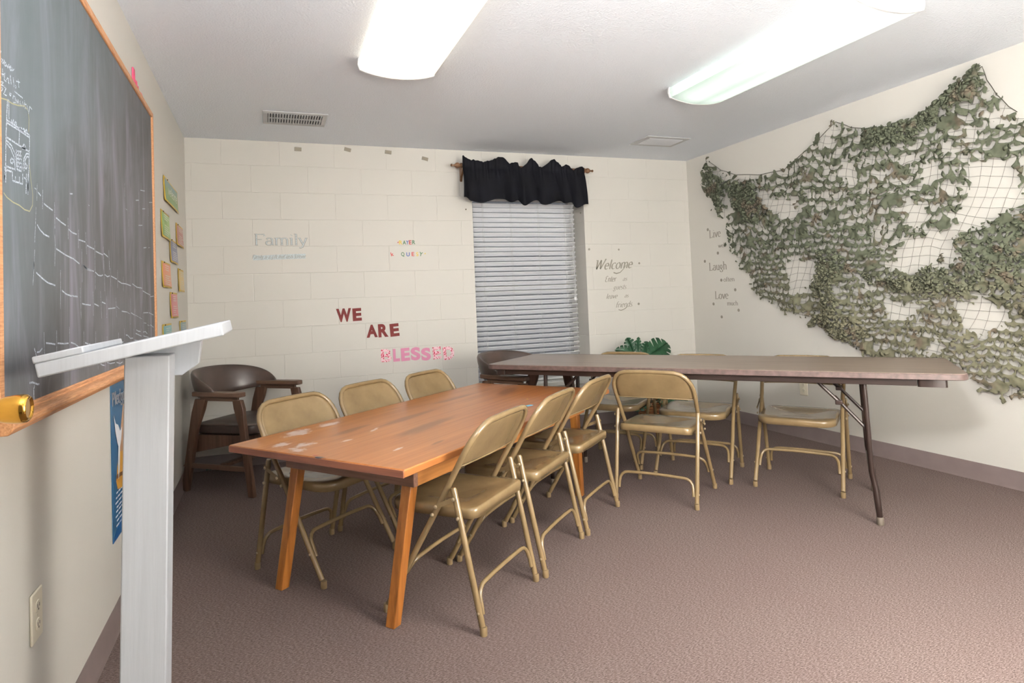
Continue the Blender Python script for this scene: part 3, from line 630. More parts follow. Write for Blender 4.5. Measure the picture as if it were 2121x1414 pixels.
# ------------------------------------------------------------------ chalkboard
CHALK, CHALK_YELLOW = ([(2,[(-3.15,1.446),(-3.141,1.446),(-3.137,1.444)]),(2,[(-3.13,1.46),(-3.134,1.418)]),(3.5,[(-3.125,1.44),(-3.105,1.435)]),(2,[(-3.091,1.453),(-3.095,1.404)]),(3.5,[(-3.084,1.419),(-3.049,1.415),(-3.016,1.412)]),(2,[(-3.002,1.436),(-3.002,1.366)]),(3.5,[(-2.992,1.397),(-2.951,1.391),(-2.908,1.387)]),(2,[(-2.887,1.412),(-2.888,1.35)]),(3.5,[(-2.883,1.379),(-2.848,1.374),(-2.806,1.374)]),(2,[(-2.788,1.39),(-2.791,1.335)]),(3.5,[(-2.786,1.36),(-2.753,1.361),(-2.716,1.361)]),(2,[(-2.711,1.391),(-2.703,1.324)]),(3.5,[(-2.7,1.352),(-2.658,1.35),(-2.614,1.348)]),(2,[(-2.606,1.376),(-2.609,1.28)]),(3.5,[(-2.596,1.343),(-2.553,1.341),(-2.505,1.339)]),(2,[(-2.496,1.369),(-2.498,1.287)]),(3.5,[(-2.492,1.345),(-2.462,1.342),(-2.432,1.337)]),(2,[(-2.419,1.363),(-2.415,1.292)]),(2,[(-3.14,1.402),(-3.145,1.363),(-3.152,1.315)]),(3.5,[(-3.134,1.36),(-3.115,1.35),(-3.084,1.342),(-3.048,1.34)]),(2,[(-3.153,1.298),(-3.161,1.248)]),(2,[(-3.004,1.351),(-3.001,1.324),(-3.007,1.269)]),(3.5,[(-2.995,1.315),(-2.917,1.305),(-2.843,1.3),(-2.783,1.29)]),(2,[(-2.756,1.335),(-2.757,1.272)]),(3.5,[(-2.744,1.289),(-2.711,1.281),(-2.648,1.278)]),(3.5,[(-1.816,1.683),(-1.712,1.698)]),(3.5,[(-1.924,1.62),(-1.856,1.632)]),(2,[(-1.852,1.671),(-1.862,1.569)]),(2,[(-1.798,1.716),(-1.801,1.689)]),(2,[(-2.143,1.65),(-2.14,1.598)]),(2,[(-2.131,1.552),(-2.102,1.551)]),(3.5,[(-1.781,1.605),(-1.713,1.616)]),(3.5,[(-1.874,1.519),(-1.789,1.53)]),(3.5,[(-1.769,1.431),(-1.701,1.439)]),(2,[(-1.654,1.442),(-1.605,1.448)]),(3.5,[(-1.606,1.663),(-1.521,1.677)]),(2,[(-2.068,1.544),(-2.079,1.488)]),(2,[(-1.625,1.632),(-1.63,1.594)]),(2,[(-2.675,1.481),(-2.664,1.48)]),(3.5,[(-2.866,1.482),(-2.84,1.486)]),(2,[(-3.157,1.271),(-3.168,1.212)]),(3.5,[(-3.145,1.244),(-3.107,1.233),(-3.063,1.223),(-3.005,1.218)]),(2,[(-2.96,1.261),(-2.965,1.157)]),(3.5,[(-2.952,1.207),(-2.916,1.198),(-2.875,1.194),(-2.806,1.193)]),(2,[(-2.778,1.219),(-2.773,1.127)]),(3.5,[(-2.761,1.173),(-2.717,1.17),(-2.666,1.169)]),(2,[(-2.756,1.3),(-2.757,1.235)]),(3.5,[(-2.738,1.288),(-2.693,1.277),(-2.623,1.277)]),(2,[(-2.638,1.212),(-2.636,1.135)]),(3.5,[(-2.623,1.173),(-2.57,1.167)]),(2,[(-2.545,1.217),(-2.534,1.125)]),(3.5,[(-2.527,1.18),(-2.48,1.175)]),(2,[(-2.462,1.201),(-2.463,1.126)]),(3.5,[(-2.444,1.158),(-2.338,1.161)]),(2,[(-2.326,1.198),(-2.318,1.128)]),(2,[(-2.319,1.167),(-2.271,1.157)]),(2,[(-2.608,1.311),(-2.606,1.219)]),(3.5,[(-2.605,1.275),(-2.568,1.267),(-2.534,1.267),(-2.509,1.271)]),(2,[(-2.492,1.32),(-2.487,1.217)]),(3.5,[(-2.483,1.274),(-2.447,1.268),(-2.414,1.273)]),(2,[(-2.416,1.325),(-2.412,1.297)]),(2,[(-2.403,1.3),(-2.397,1.237)]),(3.5,[(-2.392,1.273),(-2.306,1.266)]),(2,[(-2.293,1.301),(-2.295,1.234)]),(3.5,[(-2.288,1.261),(-2.226,1.254),(-2.16,1.255),(-2.061,1.251)]),(2,[(-2.197,1.281),(-2.2,1.223)]),(3.5,[(-2.031,1.26),(-1.939,1.249),(-1.823,1.248)]),(3.5,[(-1.807,1.237),(-1.717,1.229),(-1.621,1.222)]),(3.5,[(-1.622,1.215),(-1.53,1.219)]),(3.5,[(-2.234,1.149),(-2.142,1.145)]),(2,[(-2.139,1.145),(-2.093,1.138)]),(3.5,[(-2.064,1.142),(-1.997,1.132)]),(2,[(-2.073,1.199),(-2.083,1.094)]),(2,[(-1.987,1.157),(-1.987,1.076)]),(2,[(-1.982,1.132),(-1.919,1.124)]),(2,[(-1.906,1.122),(-1.84,1.114)]),(2,[(-1.816,1.141),(-1.818,1.038)]),(3.5,[(-1.799,1.14),(-1.689,1.14)]),(3.5,[(-1.67,1.14),(-1.551,1.128)]),(2,[(-1.803,1.096),(-1.735,1.092)]),(2,[(-1.714,1.085),(-1.661,1.08)]),(3.5,[(-1.637,1.083),(-1.553,1.069)]),(3.5,[(-1.964,1.07),(-1.925,1.063),(-1.876,1.06)]),(3.5,[(-1.816,1.056),(-1.763,1.056),(-1.718,1.044)]),(3.5,[(-1.981,1.056),(-1.861,1.04)]),(3.5,[(-1.809,1.038),(-1.682,1.026)]),(2,[(-1.858,1.072),(-1.861,1.037)]),(2,[(-1.687,1.154),(-1.685,1.033)]),(3.5,[(-3.164,1.065),(-3.143,1.033)]),(3.5,[(-3.148,1.054),(-3.127,1.055),(-3.11,1.062)]),(2,[(-3.096,1.1),(-3.095,1.034)]),(3.5,[(-3.083,1.073),(-3.047,1.07),(-3.012,1.066)]),(2,[(-3.0,1.101),(-3.001,1.036)]),(3.5,[(-2.993,1.068),(-2.943,1.064),(-2.899,1.063)]),(2,[(-2.89,1.107),(-2.887,1.039)]),(3.5,[(-2.879,1.064),(-2.84,1.058),(-2.795,1.045),(-2.763,1.042)]),(2,[(-2.748,1.093),(-2.749,1.039)]),(3.5,[(-2.736,1.056),(-2.699,1.05)]),(3.5,[(-2.694,1.05),(-2.625,1.04)]),(2,[(-2.613,1.085),(-2.614,1.023)]),(3.5,[(-2.592,1.046),(-2.535,1.036),(-2.495,1.035),(-2.469,1.04)]),(2,[(-2.466,1.064),(-2.464,1.024)]),(3.5,[(-2.453,1.037),(-2.377,1.028),(-2.318,1.027)]),(2,[(-2.294,1.07),(-2.294,1.025)]),(3.5,[(-2.287,1.038),(-2.244,1.032),(-2.212,1.032)]),(2,[(-2.194,1.082),(-2.195,1.025)]),(3.5,[(-2.17,1.057),(-2.136,1.054),(-2.088,1.04),(-2.036,1.039)]),(2,[(-2.018,1.077),(-2.018,1.025)]),(3.5,[(-2.007,1.029),(-1.937,1.024)]),(3.5,[(-2.926,0.993),(-2.886,0.991),(-2.829,0.989)]),(2,[(-2.835,1.004),(-2.829,0.99)]),(3.5,[(-2.573,0.983),(-2.539,0.973),(-2.505,0.968)]),(2,[(-2.592,0.981),(-2.59,0.962)]),(2,[(-2.494,0.98),(-2.492,0.962)]),(3.5,[(-2.473,0.976),(-2.426,0.968),(-2.358,0.966)]),(2,[(-2.346,0.977),(-2.344,0.952)]),(3.5,[(-2.333,0.965),(-2.275,0.956),(-2.237,0.958)]),(2,[(-2.226,0.974),(-2.225,0.953)]),(4,[(-3.199,0.988),(-3.178,0.987),(-3.146,0.979),(-3.133,0.978)]),(4,[(-3.166,0.979),(-3.172,0.97),(-3.171,0.945)]),(4,[(-3.183,0.942),(-3.161,0.94),(-3.138,0.941)]),(5,[(-3.307,1.61),(-3.317,1.536),(-3.322,1.459),(-3.331,1.424)]),(5,[(-3.3,1.612),(-3.3,1.568)]),(5,[(-3.312,1.563),(-3.263,1.564),(-3.177,1.566)]),(5,[(-3.312,1.557),(-3.255,1.559),(-3.177,1.56)]),(5,[(-3.313,1.525),(-3.249,1.525),(-3.182,1.526)]),(5,[(-3.24,1.559),(-3.245,1.525)]),(5,[(-3.177,1.566),(-3.18,1.525),(-3.183,1.494),(-3.194,1.422)]),(5,[(-3.315,1.511),(-3.293,1.506),(-3.274,1.491),(-3.267,1.461)]),(5,[(-3.316,1.518),(-3.289,1.514),(-3.266,1.498),(-3.258,1.466)]),(5,[(-3.322,1.461),(-3.295,1.463),(-3.266,1.465)]),(5,[(-3.322,1.453),(-3.288,1.456)]),(5,[(-3.326,1.459),(-3.329,1.424)]),(5,[(-3.319,1.46),(-3.323,1.425)]),(5,[(-3.261,1.511),(-3.255,1.467)]),(5,[(-3.249,1.512),(-3.243,1.469)]),(5,[(-3.238,1.514),(-3.232,1.47)]),(5,[(-3.261,1.508),(-3.23,1.514)]),(5,[(-3.259,1.5),(-3.23,1.504)]),(5,[(-3.259,1.492),(-3.229,1.496)]),(5,[(-3.256,1.484),(-3.229,1.487)]),(5,[(-3.257,1.475),(-3.229,1.478)]),(5,[(-3.255,1.467),(-3.23,1.469)]),(5,[(-3.224,1.473),(-3.215,1.502),(-3.199,1.517),(-3.183,1.52)]),(5,[(-3.216,1.472),(-3.207,1.501),(-3.195,1.511),(-3.184,1.512)]),(5,[(-3.284,1.458),(-3.285,1.437),(-3.225,1.441),(-3.224,1.465)]),(5,[(-3.268,1.45),(-3.267,1.439)]),(5,[(-3.244,1.454),(-3.244,1.441)]),(5,[(-3.295,1.479),(-3.287,1.487),(-3.276,1.483),(-3.284,1.475),(-3.294,1.475),(-3.295,1.479)]),(5,[(-3.212,1.485),(-3.204,1.493),(-3.194,1.489),(-3.203,1.48),(-3.212,1.485)]),(5,[(-3.226,1.522),(-3.214,1.536),(-3.198,1.529),(-3.226,1.522)]),(5,[(-3.201,1.47),(-3.205,1.422)]),(5,[(-3.19,1.472),(-3.192,1.423)]),(5,[(-3.217,1.458),(-3.201,1.456)]),(5,[(-3.288,1.571),(-3.281,1.564),(-3.275,1.574),(-3.268,1.566),(-3.262,1.575),(-3.257,1.567)]),(5,[(-3.24,1.568),(-3.236,1.563),(-3.228,1.57),(-3.221,1.564),(-3.213,1.572),(-3.205,1.567),(-3.197,1.574),(-3.193,1.569)]),(4,[(-3.339,1.703),(-3.345,1.692),(-3.342,1.683),(-3.334,1.688)]),(4,[(-3.332,1.687),(-3.336,1.679),(-3.328,1.679),(-3.325,1.687),(-3.332,1.687)]),(4,[(-3.322,1.69),(-3.321,1.678),(-3.312,1.68),(-3.314,1.687),(-3.321,1.684)]),(4,[(-3.309,1.685),(-3.303,1.679),(-3.296,1.69)]),(4,[(-3.293,1.683),(-3.284,1.689),(-3.287,1.69),(-3.295,1.684),(-3.289,1.679),(-3.282,1.683)]),(4,[(-3.28,1.689),(-3.279,1.68)]),(4,[(-3.277,1.683),(-3.267,1.69)]),(4,[(-3.343,1.666),(-3.342,1.65)]),(4,[(-3.333,1.667),(-3.33,1.651)]),(4,[(-3.337,1.654),(-3.32,1.659)]),(4,[(-3.32,1.663),(-3.324,1.646),(-3.313,1.646)]),(4,[(-3.31,1.65),(-3.308,1.656),(-3.299,1.657),(-3.301,1.648),(-3.296,1.647)]),(4,[(-3.29,1.669),(-3.285,1.649)]),(4,[(-3.274,1.669),(-3.269,1.649)]),(4,[(-3.263,1.655),(-3.256,1.654),(-3.261,1.649)]),(4,[(-3.244,1.676),(-3.241,1.657)]),(4,[(-3.256,1.667),(-3.233,1.672)]),(4,[(-3.344,1.636),(-3.327,1.639),(-3.341,1.629),(-3.324,1.632)]),(4,[(-3.339,1.625),(-3.331,1.625),(-3.338,1.618),(-3.346,1.612)]),(4,[(-3.325,1.63),(-3.314,1.631),(-3.328,1.614),(-3.311,1.616)]),(4,[(-3.296,1.627),(-3.286,1.628),(-3.29,1.622),(-3.297,1.624)]),(4,[(-3.277,1.62),(-3.274,1.628),(-3.264,1.629),(-3.262,1.616),(-3.274,1.613)]),(4,[(-3.257,1.626),(-3.253,1.617),(-3.246,1.628),(-3.24,1.619)]),(4,[(-3.234,1.629),(-3.227,1.618)]),(4,[(-3.219,1.633),(-3.215,1.619)]),(4,[(-3.207,1.639),(-3.203,1.62)]),(4,[(-3.211,1.629),(-3.195,1.633)]),(4,[(-3.191,1.632),(-3.189,1.622),(-3.183,1.614),(-3.174,1.635),(-3.159,1.633)]),(4,[(-3.267,1.64),(-3.218,1.641)])],[(5,[(-3.345,1.6),(-3.311,1.607),(-3.283,1.608),(-3.246,1.615),(-3.207,1.626),(-3.187,1.622),(-3.179,1.603),(-3.183,1.572)]),(5,[(-3.334,1.402),(-3.317,1.395),(-3.283,1.39),(-3.246,1.389),(-3.215,1.384),(-3.183,1.385),(-3.164,1.402),(-3.161,1.426),(-3.172,1.46),(-3.181,1.495)])])
BY0, BY1, BZ0, BZ1 = -3.385, -1.485, .912, 2.125
mcb = Mat('chalkboard_slate', rough=.62, spec=.3)
sm1 = mcb.noise(1, 5, .65, mcb.mapping((1, 9, 1.6)), dist=.5); sm2 = mcb.noise(1.8, 4, .6, dist=.8); tn = mcb.noise(.8, 2)
cc = mcb.ramp(sm1, [(.3, srgb(72, 73, 72)), (.5, srgb(86, 86, 88)), (.70, srgb(122, 121, 130))])
cc = mcb.mix(mcb.ramp(sm2, [(.45, (0, 0, 0)), (.75, (.6, .6, .6))]), cc, srgb(112, 112, 118))
# greenish tint towards the upper near corner
sep = mcb.n('ShaderNodeSeparateXYZ'); mcb.link(mcb.tc.outputs['Object'], sep.inputs[0])
g1 = mcb.math('ADD', mcb.math('MULTIPLY', sep.outputs[1], -.9), mcb.math('MULTIPLY', sep.outputs[2], .8))
g1 = mcb.math('ADD', g1, mcb.math('MULTIPLY', sm2, .9))
cc = mcb.mix(mcb.ramp(mcb.math('MULTIPLY', g1, .22), [(.86, (0, 0, 0)), (1.0, (.5, .5, .5))]), cc, srgb(98, 112, 117))
mcb.color(cc)
mwd = Mat('honey_oak', rough=.4)
mwd.color(mwd.ramp(mwd.noise(6, 5, .65, mwd.mapping((40, 3, 40))), [(.3, srgb(168, 112, 70)), (.55, srgb(206, 150, 104)), (.8, srgb(222, 172, 128))]))
mwd.bump(mwd.noise(6, 5, .65, mwd.mapping((60, 4, 60))), .2, .002)
cb = empty('chalkboard', (0, (BY0+BY1)/2, BZ0)); tag(cb, 'large dark chalkboard in a light wood frame with chalk drawings on the left wall', 'chalkboard')
wpart(MB().box(.004, .020, BY0+.01, BY1-.01, BZ0+.01, BZ1-.01), 'writing_surface', mcb.m, cb, smooth=0)
wpart(MB().box(0, .028, BY0, BY0+.026, BZ0, BZ1), 'frame_rail', mwd.m, cb, bevel=.004)
wpart(MB().box(0, .028, BY1-.026, BY1, BZ0, BZ1), 'frame_rail', mwd.m, cb, bevel=.004)
wpart(MB().box(0, .028, BY0+.026, BY1-.026, BZ1-.026, BZ1), 'frame_rail', mwd.m, cb, bevel=.004)
wpart(MB().prism([(0, BZ0-.012), (.040, BZ0-.012), (.052, BZ0+.002), (.052, BZ0+.014), (.044, BZ0+.020), (.026, BZ0+.022), (.026, BZ0+.034), (0, BZ0+.034)], BY0, BY1, 'y'), 'chalk_ledge', mwd.m, cb, bevel=.003)
mch = Mat('chalk', srgb(214, 224, 234), .9, 0, .1); mch.color(mch.ramp(mch.noise(420, 2, .7), [(.4, srgb(118, 124, 134)), (.6, srgb(205, 214, 224))]))
mcy = Mat('yellow_chalk', srgb(158, 155, 126), .9, 0, .1)
def chalk(S, mat, name, w0):
    mb = MB()
    for w, pts in S:
        P = []
        for i in range(len(pts)-1):
            for t in (0, .5): P.append((pts[i][0]*(1-t)+pts[i+1][0]*t, pts[i][1]*(1-t)+pts[i+1][1]*t))
        P.append(pts[-1]); mb.ribbon(P, w*.001*w0*(.8 if w < 3 else 1), 'x', .0206)
    wpart(mb, name, mat, cb, smooth=0)
doodle = [q for q in CHALK if max(p[0] for p in q[1]) < -3.13 and min(p[1] for p in q[1]) > 1.42 and q[0] >= 4]
chalk([q for q in CHALK if q not in doodle], mch.m, 'chalk_step_lines', 1.15)
chalk([q for q in doodle if q[0] >= 5], mch.m, 'chalk_doodle', .8); chalk([q for q in doodle if q[0] < 5], mch.m, 'chalk_writing', .75); chalk(CHALK_YELLOW, mcy.m, 'yellow_chalk_line', .6)

# ------------------------------------------------------------------ pink paper hand above the chalkboard
o = MB()
fin_ = [(-1.845, 2.195, .028), (-1.80, 2.185, .026), (-1.77, 2.165, .024), (-1.735, 2.17, .024), (-1.70, 2.15, .022), (-1.665, 2.158, .024), (-1.63, 2.15, .024), (-1.60, 2.135, .024)]
out = []
hs = [(-1.855, 2.165), (-1.85, 2.222), (-1.815, 2.222), (-1.81, 2.180), (-1.775, 2.186), (-1.765, 2.186), (-1.76, 2.165), (-1.735, 2.176), (-1.73, 2.156), (-1.70, 2.162), (-1.665, 2.166), (-1.64, 2.162), (-1.62, 2.150), (-1.60, 2.138), (-1.592, 2.128), (-1.858, 2.128)]
mb = MB().prism([(y, z) for y, z in out+hs], .002, .008, 'x')
for (y, z) in [(-1.83, 2.18), (-1.79, 2.16), (-1.755, 2.15), (-1.72, 2.14), (-1.685, 2.145), (-1.65, 2.14)]:
    mb.prism([(y-.012, 2.1285), (y+.012, 2.1285), (y+.012, z), (y-.012, z+.012)], .008, .0095, 'x')
tag(mb.build('paper_cutout', simple('hot_pink_paper', (226, 92, 128), .5), smooth=0), 'bright pink paper hand cutout poking up behind the top of the chalkboard', 'paper cutout')

# ------------------------------------------------------------------ cards and poster on the left wall
def card_mat(name, stops, ax=2):
    m = Mat(name, rough=.3)
    sep = m.n('ShaderNodeSeparateXYZ'); m.link(m.tc.outputs['Object'], sep.inputs[0])
    f = m.math('ADD', m.math('ADD', m.math('MULTIPLY', sep.outputs[ax], 5), .5), m.math('MULTIPLY', m.noise(14, 3), .5))
    m.color(m.ramp(m.math('SUBTRACT', f, .25), [(i/(len(stops)-1), srgb(*c)) for i, c in enumerate(stops)])); return m.m
M_GOLD = simple('gold_border_card', (206, 172, 66), .4); M_TXT = simple('white_print', (216, 216, 206), .5); M_PIN = simple('dark_pin', (90, 80, 60), .4, .6)
CARDS = [(-1.025, -.453, 1.773, 1.915, [(96, 138, 66), (120, 150, 80), (84, 134, 176)], 'landscape green and blue card, topmost on the left wall', 'w'),
         (-1.142, -.837, 1.553, 1.705, [(120, 168, 96), (140, 178, 80), (128, 170, 92)], 'green card with gold edge beside the chalkboard', 't'),
         (-.551, -.221, 1.565, 1.707, [(196, 140, 132), (176, 96, 84), (190, 140, 128)], 'brownish red card right of the green card', 't'),
         (-.835, -.526, 1.435, 1.578, [(150, 150, 176), (96, 104, 140), (110, 112, 130)], 'slate blue card below the brownish red card', 't'),
         (-1.146, -.828, 1.276, 1.421, [(222, 150, 120), (218, 140, 84), (222, 116, 92)], 'orange card beside the chalkboard, below the green one', 't'),
         (-.496, -.231, 1.270, 1.419, [(222, 188, 120), (222, 192, 120), (206, 178, 100)], 'pale gold card nearest the room corner', 't'),
         (-.862, -.565, 1.103, 1.257, [(200, 104, 110), (208, 112, 118), (206, 120, 124)], 'rose red card below the orange and gold cards', 't'),
         (-1.159, -.834, .93, 1.074, [(60, 120, 150), (96, 170, 178), (120, 180, 180)], 'teal card beside the chalkboard, low behind the lectern top', 't'),
         (-.468, -.145, .93, 1.080, [(70, 90, 150), (110, 150, 190), (120, 150, 120)], 'blue card low by the room corner', 't')]
for (y0, y1, z0, z1, st_, lb, kind_) in CARDS:
    r = empty('wall_card', (0, (y0+y1)/2, (z0+z1)/2)); tag(r, lb, 'card', 'bordered cards on the left wall')
    a, b = (y1-y0)/2, (z1-z0)/2
    def cv(u, v, a=a, b=b): 
        y = -a+2*a*u; zz = -b+2*b*v
        return (.003+.010*(1-v)**2*(.6+.4*sin(3*u)), y, zz)
    def cv2(u, v, cv=cv, a=a, b=b):
        p = cv(.045+.91*u, .07+.86*v); return (p[0]+.0022, p[1], p[2])
    MB().grid(cv, 6, 5).build('card_border', M_GOLD, r, solid=.001)
    MB().grid(cv2, 6, 5).build('card_face', card_mat('card_print', st_), r)
    mb = MB()
    if kind_ == 'w':
        ls, tw = strokes('weleome', .075, .01, False, .2)
        for l in ls: mb.ribbon([(-a*.66+p[0]*a*1.3/tw, -.02+p[1]*1.0) for p in l], .007, 'x', .0125)
    else:
        for k in range(9):
            zz = b*.66-k*b*.16-(b*.12 if k > 2 else 0)
            if k in (3,): continue
            y_0 = -a*.72; L = a*RNG.uniform(.7, 1.35)
            p = y_0
            while p < y_0+L:
                w_ = RNG.uniform(.015, .035); q = min(p+w_, y_0+L)
                mb.ribbon([(p, zz), (q, zz)], .0045, 'x', .0145); p = q+.006
    mb.build('card_print', M_TXT, r, smooth=0)
    MB().lathe([(.004, 0), (.004, .003), (.001, .005)], (.005, -a*.55, b*.93), 8, Matrix.Rotation(pi/2, 4, 'Y')).build('push_pin', M_PIN, r)

py0, py1, pz0, pz1 = -2.345, -1.93, .325, .892
pr_ = empty('wall_poster', (0, (py0+py1)/2, (pz0+pz1)/2)); tag(pr_, 'blue poster headed Pledge with a white dove and open book, half behind the lectern post', 'poster')
mpo = Mat('poster_background', rough=.25)
sep = mpo.n('ShaderNodeSeparateXYZ'); mpo.link(mpo.tc.outputs['Object'], sep.inputs[0])
f = mpo.math('ADD', mpo.math('MULTIPLY', sep.outputs[2], 1.76), mpo.math('ADD', .5-.15, mpo.math('MULTIPLY', mpo.noise(5, 3), .3)))
mpo.color(mpo.ramp(f, [(.05, srgb(70, 110, 170)), (.3, srgb(140, 170, 206)), (.5, srgb(120, 160, 190)), (.6, srgb(30, 130, 145)), (.85, srgb(36, 140, 160)), (1, srgb(50, 100, 140))]))
def pp(poly, mat, name, d):
    mb = MB(); mb.prism(poly, d, d+.0006, 'x'); return wpart(mb, name, mat, pr_, smooth=0)
wpart(MB().box(.001, .0025, py0, py1, pz0, pz1), 'poster_sheet', mpo.m, pr_, smooth=0)
PW, PH = py1-py0, pz1-pz0
pc = lambda a, b: (py0+PW*(a*.66 if a < .99 else 1), pz0+PH*b)
M_DK = simple('poster_dark_print', (40, 40, 60), .4); M_PW = simple('poster_white', (226, 230, 238), .4)
decal('Pledge', pc(.06, .85), .215, .046, .016, M_PW, None, wall='l', plane_a=.0032, parent=None, name='poster_heading_edge')
o = bpy.data.objects['poster_heading_edge']; o.parent = pr_; o.matrix_parent_inverse = Matrix.Translation(-pr_.location)
decal('Pledge', pc(.06, .85), .215, .046, .007, M_DK, None, wall='l', plane_a=.0038, parent=None, name='poster_heading')
o = bpy.data.objects['poster_heading']; o.parent = pr_; o.matrix_parent_inverse = Matrix.Translation(-pr_.location)
pp([pc(*q) for q in [(.42, .56), (.70, .82), (1.0, .84), (1.0, .50), (.60, .44), (.40, .46)]], simple('poster_book_page', (176, 140, 110), .4), 'book_page', .0028)
pp([pc(*q) for q in [(.22, .36), (.40, .53), (1.0, .47), (1.0, .30), (.62, .28), (.30, .30)]], simple('poster_book_gilt', (196, 146, 62), .35), 'book_edge', .0031)
pp([pc(*q) for q in [(.20, .375), (.24, .40), (1.0, .345), (1.0, .325)]], simple('poster_book_dark', (92, 60, 34), .35), 'book_ribbon', .0036)
pp([pc(*q) for q in [(.12, .79), (.22, .73), (.36, .71), (.47, .66), (.60, .68), (.52, .60), (.45, .56), (.40, .42), (.34, .36), (.32, .46), (.36, .57), (.30, .60), (.20, .68)]], M_PW, 'dove', .0042)
pp([pc(*q) for q in [(.0, .0), (.12, .04), (.42, .09), (.60, .14), (.75, .18), (1.0, .20), (1.0, 0)]], simple('poster_deep_blue', (24, 84, 140), .35), 'blue_foot', .0029)
mb = MB()
for k in range(8):
    z_ = pz0+PH*(.285-.03*k if k < 4 else .29-.03*k); p = py0+PW*(.14-.02*(k % 3))
    while p < py1-.03:
        q = p+RNG.uniform(.02, .05); mb.ribbon([(p, z_), (min(q, py1-.02), z_)], .006, 'x', .0036); p = q+.008
wpart(mb, 'poster_text', M_PW, pr_, smooth=0)

# ------------------------------------------------------------------ folding chairs
mt = Mat('tan_enamel', rough=.23, spec=.6)
cw = mt.noise(7, 4, .6)
tc_ = mt.ramp(cw, [(.3, srgb(114, 95, 67)), (.7, srgb(132, 111, 80))])
mt.color(tc_)
M_TAN = mt.m
M_RUB = simple('worn_tan_foot', (120, 100, 72), .6, 0, .3); M_RIV = simple('rivet_steel', (168, 150, 122), .35, .6)
ZT = .712
def rear(z): return .205*z                      # rear leg line
def front(z): return .418-.60*z                 # front leg / back tube line
def folding_chair():
    r = empty('folding_chair')
    R = .0112
    # arch of the main tube with both front legs
    path = []
    path += [(-.222, front(.03), .03), (-.220, front(.25), .25), (-.217, front(.40), .40), (-.219, front(.50), .50), (-.223, front(.58), .58), (-.222, front(.615), .615)]
    arch = [(-.218, .640), (-.208, .664), (-.190, .687), (-.166, .703), (-.136, .711), (-.100, ZT)]
    path += [(x, front(z), z) for x, z in arch]
    path += [(-.05, front(ZT), ZT+.001), (0, front(ZT), ZT+.0015)]
    path = path+[(-x, y, z) for x, y, z in path[-2::-1]]
    MB().tube(path, R, 12).build('back_and_front_leg_tube', M_TAN, r, smooth=60)
    for s in (-1, 1):
        lg = MB().tube([(s*.222, rear(.03), .03), (s*.224, rear(.25), .25), (s*.226, rear(.480), .480), (s*.226, rear(.487), .487)], [R, R, R, R*.8], 12).build('rear_leg', M_TAN, r, smooth=60)
        MB().lathe([(.0118, 0), (.0130, .003), (.0130, .026), (.0116, .030)], (s*.2218, rear(.012), .0), 12).build('foot_cap', M_RUB, lg)
        MB().lathe([(.0118, 0), (.0130, .003), (.0130, .026), (.0116, .030)], (s*.2222, front(.014), .0), 12).build('foot_cap', M_RUB, r)
        # link between stub and tube
        a = Vector((s*.2395, rear(.452), .452)); b = Vector((s*.2395, front(.418), .418))
        d = (b-a).normalized(); nrm = Vector((0, -d.z, d.y))*.0075
        vs = [a-nrm-d*.01, b-nrm+d*.01, b+nrm+d*.01, a+nrm-d*.01]
        mb = MB(); mb.add([v+Vector((s*-.0012, 0, 0)) for v in vs]+[v+Vector((s*.0012, 0, 0)) for v in vs], [(0, 1, 2, 3), (7, 6, 5, 4), (0, 4, 5, 1), (1, 5, 6, 2), (2, 6, 7, 3), (3, 7, 4, 0)])
        mb.build('link_bar', M_TAN, r, smooth=0)
        for p in (a, b, Vector((s*.2345, front(.386), .386)), Vector((s*.237, rear(.386), .386))):
            MB().lathe([(.0065, -.003), (.0065, .002), (.003, .0045)], p+Vector((s*.002, 0, 0)), 10, Matrix.Rotation(s*pi/2, 4, 'Y')).build('rivet', M_RIV, r)
        for p in (Vector((s*.2335, rear(.075), .075)), Vector((s*.233, front(.125), .125))):
            MB().lathe([(.005, -.003), (.005, .001), (.002, .002)], p, 8, Matrix.Rotation(s*pi/2, 4, 'Y')).build('rivet', M_RIV, r)
    for fn, zt, zb in ((rear, .148, .062), (front, .198, .110)):
        hw = .205; P = [(-hw, fn(zb), zb), (-hw+.002, fn(zb+.03), zb+.035)]
        for a in (0, 20, 45, 70, 90): P.append((-hw+.004+.045*(1-cos(radians(a))), fn(zt), zt-.042*(1-sin(radians(a)))))
        P[2:] = [(x, fn(z), z) for x, _, z in P[2:]]
        P += [(-.08, fn(zt), zt+.003), (0, fn(zt), zt+.004)]
        P = P+[(-x, y, z) for x, y, z in P[-2::-1]]
        MB().tube(P, .0082, 10).build('cross_bar', M_TAN, r, smooth=60)
    # seat pan: rolled front edge, dished top, skirt
    def outline(t):       # t 0..1 around, rounded rectangle, wider at the back
        y0, y1 = .030, .415; rr, rf = .035, .085; wr, wf_ = .200, .202
        pts = []
        for (cx, cy, rad, a0) in ((wr-rr, y0+rr, rr, -90), (wf_-rf, y1-rf, rf, 0), (-(wf_-rf), y1-rf, rf, 90), (-(wr-rr), y0+rr, rr, 180)):
            for k in range(9):
                a = radians(a0+90*k/8); pts.append((cx+rad*cos(a), cy+rad*sin(a)))
        return pts
    O = outline(0); n = len(O)
    c0 = (0, .225)
    mb = MB(); vs = []; fs = []
    def ztop(x, y): 
        d = ((x/.17)**2+((y-.21)/.15)**2)
        return .408-.014*max(0, 1-d)**1.0+.006*max(0, (.10-y)/.07)-.004*max(0, (y-.34)/.07)
    rings = [(1.0, -.036, 1), (1.0, -.008, 1), (.985, -.002, 1), (.96, 0, 1)]
    for k, dz, _ in rings:
        for x, y in O: 
            xx, yy = c0[0]+(x-c0[0])*k, c0[1]+(y-c0[1])*k; vs.append((xx, yy, ztop(xx, yy)+dz))
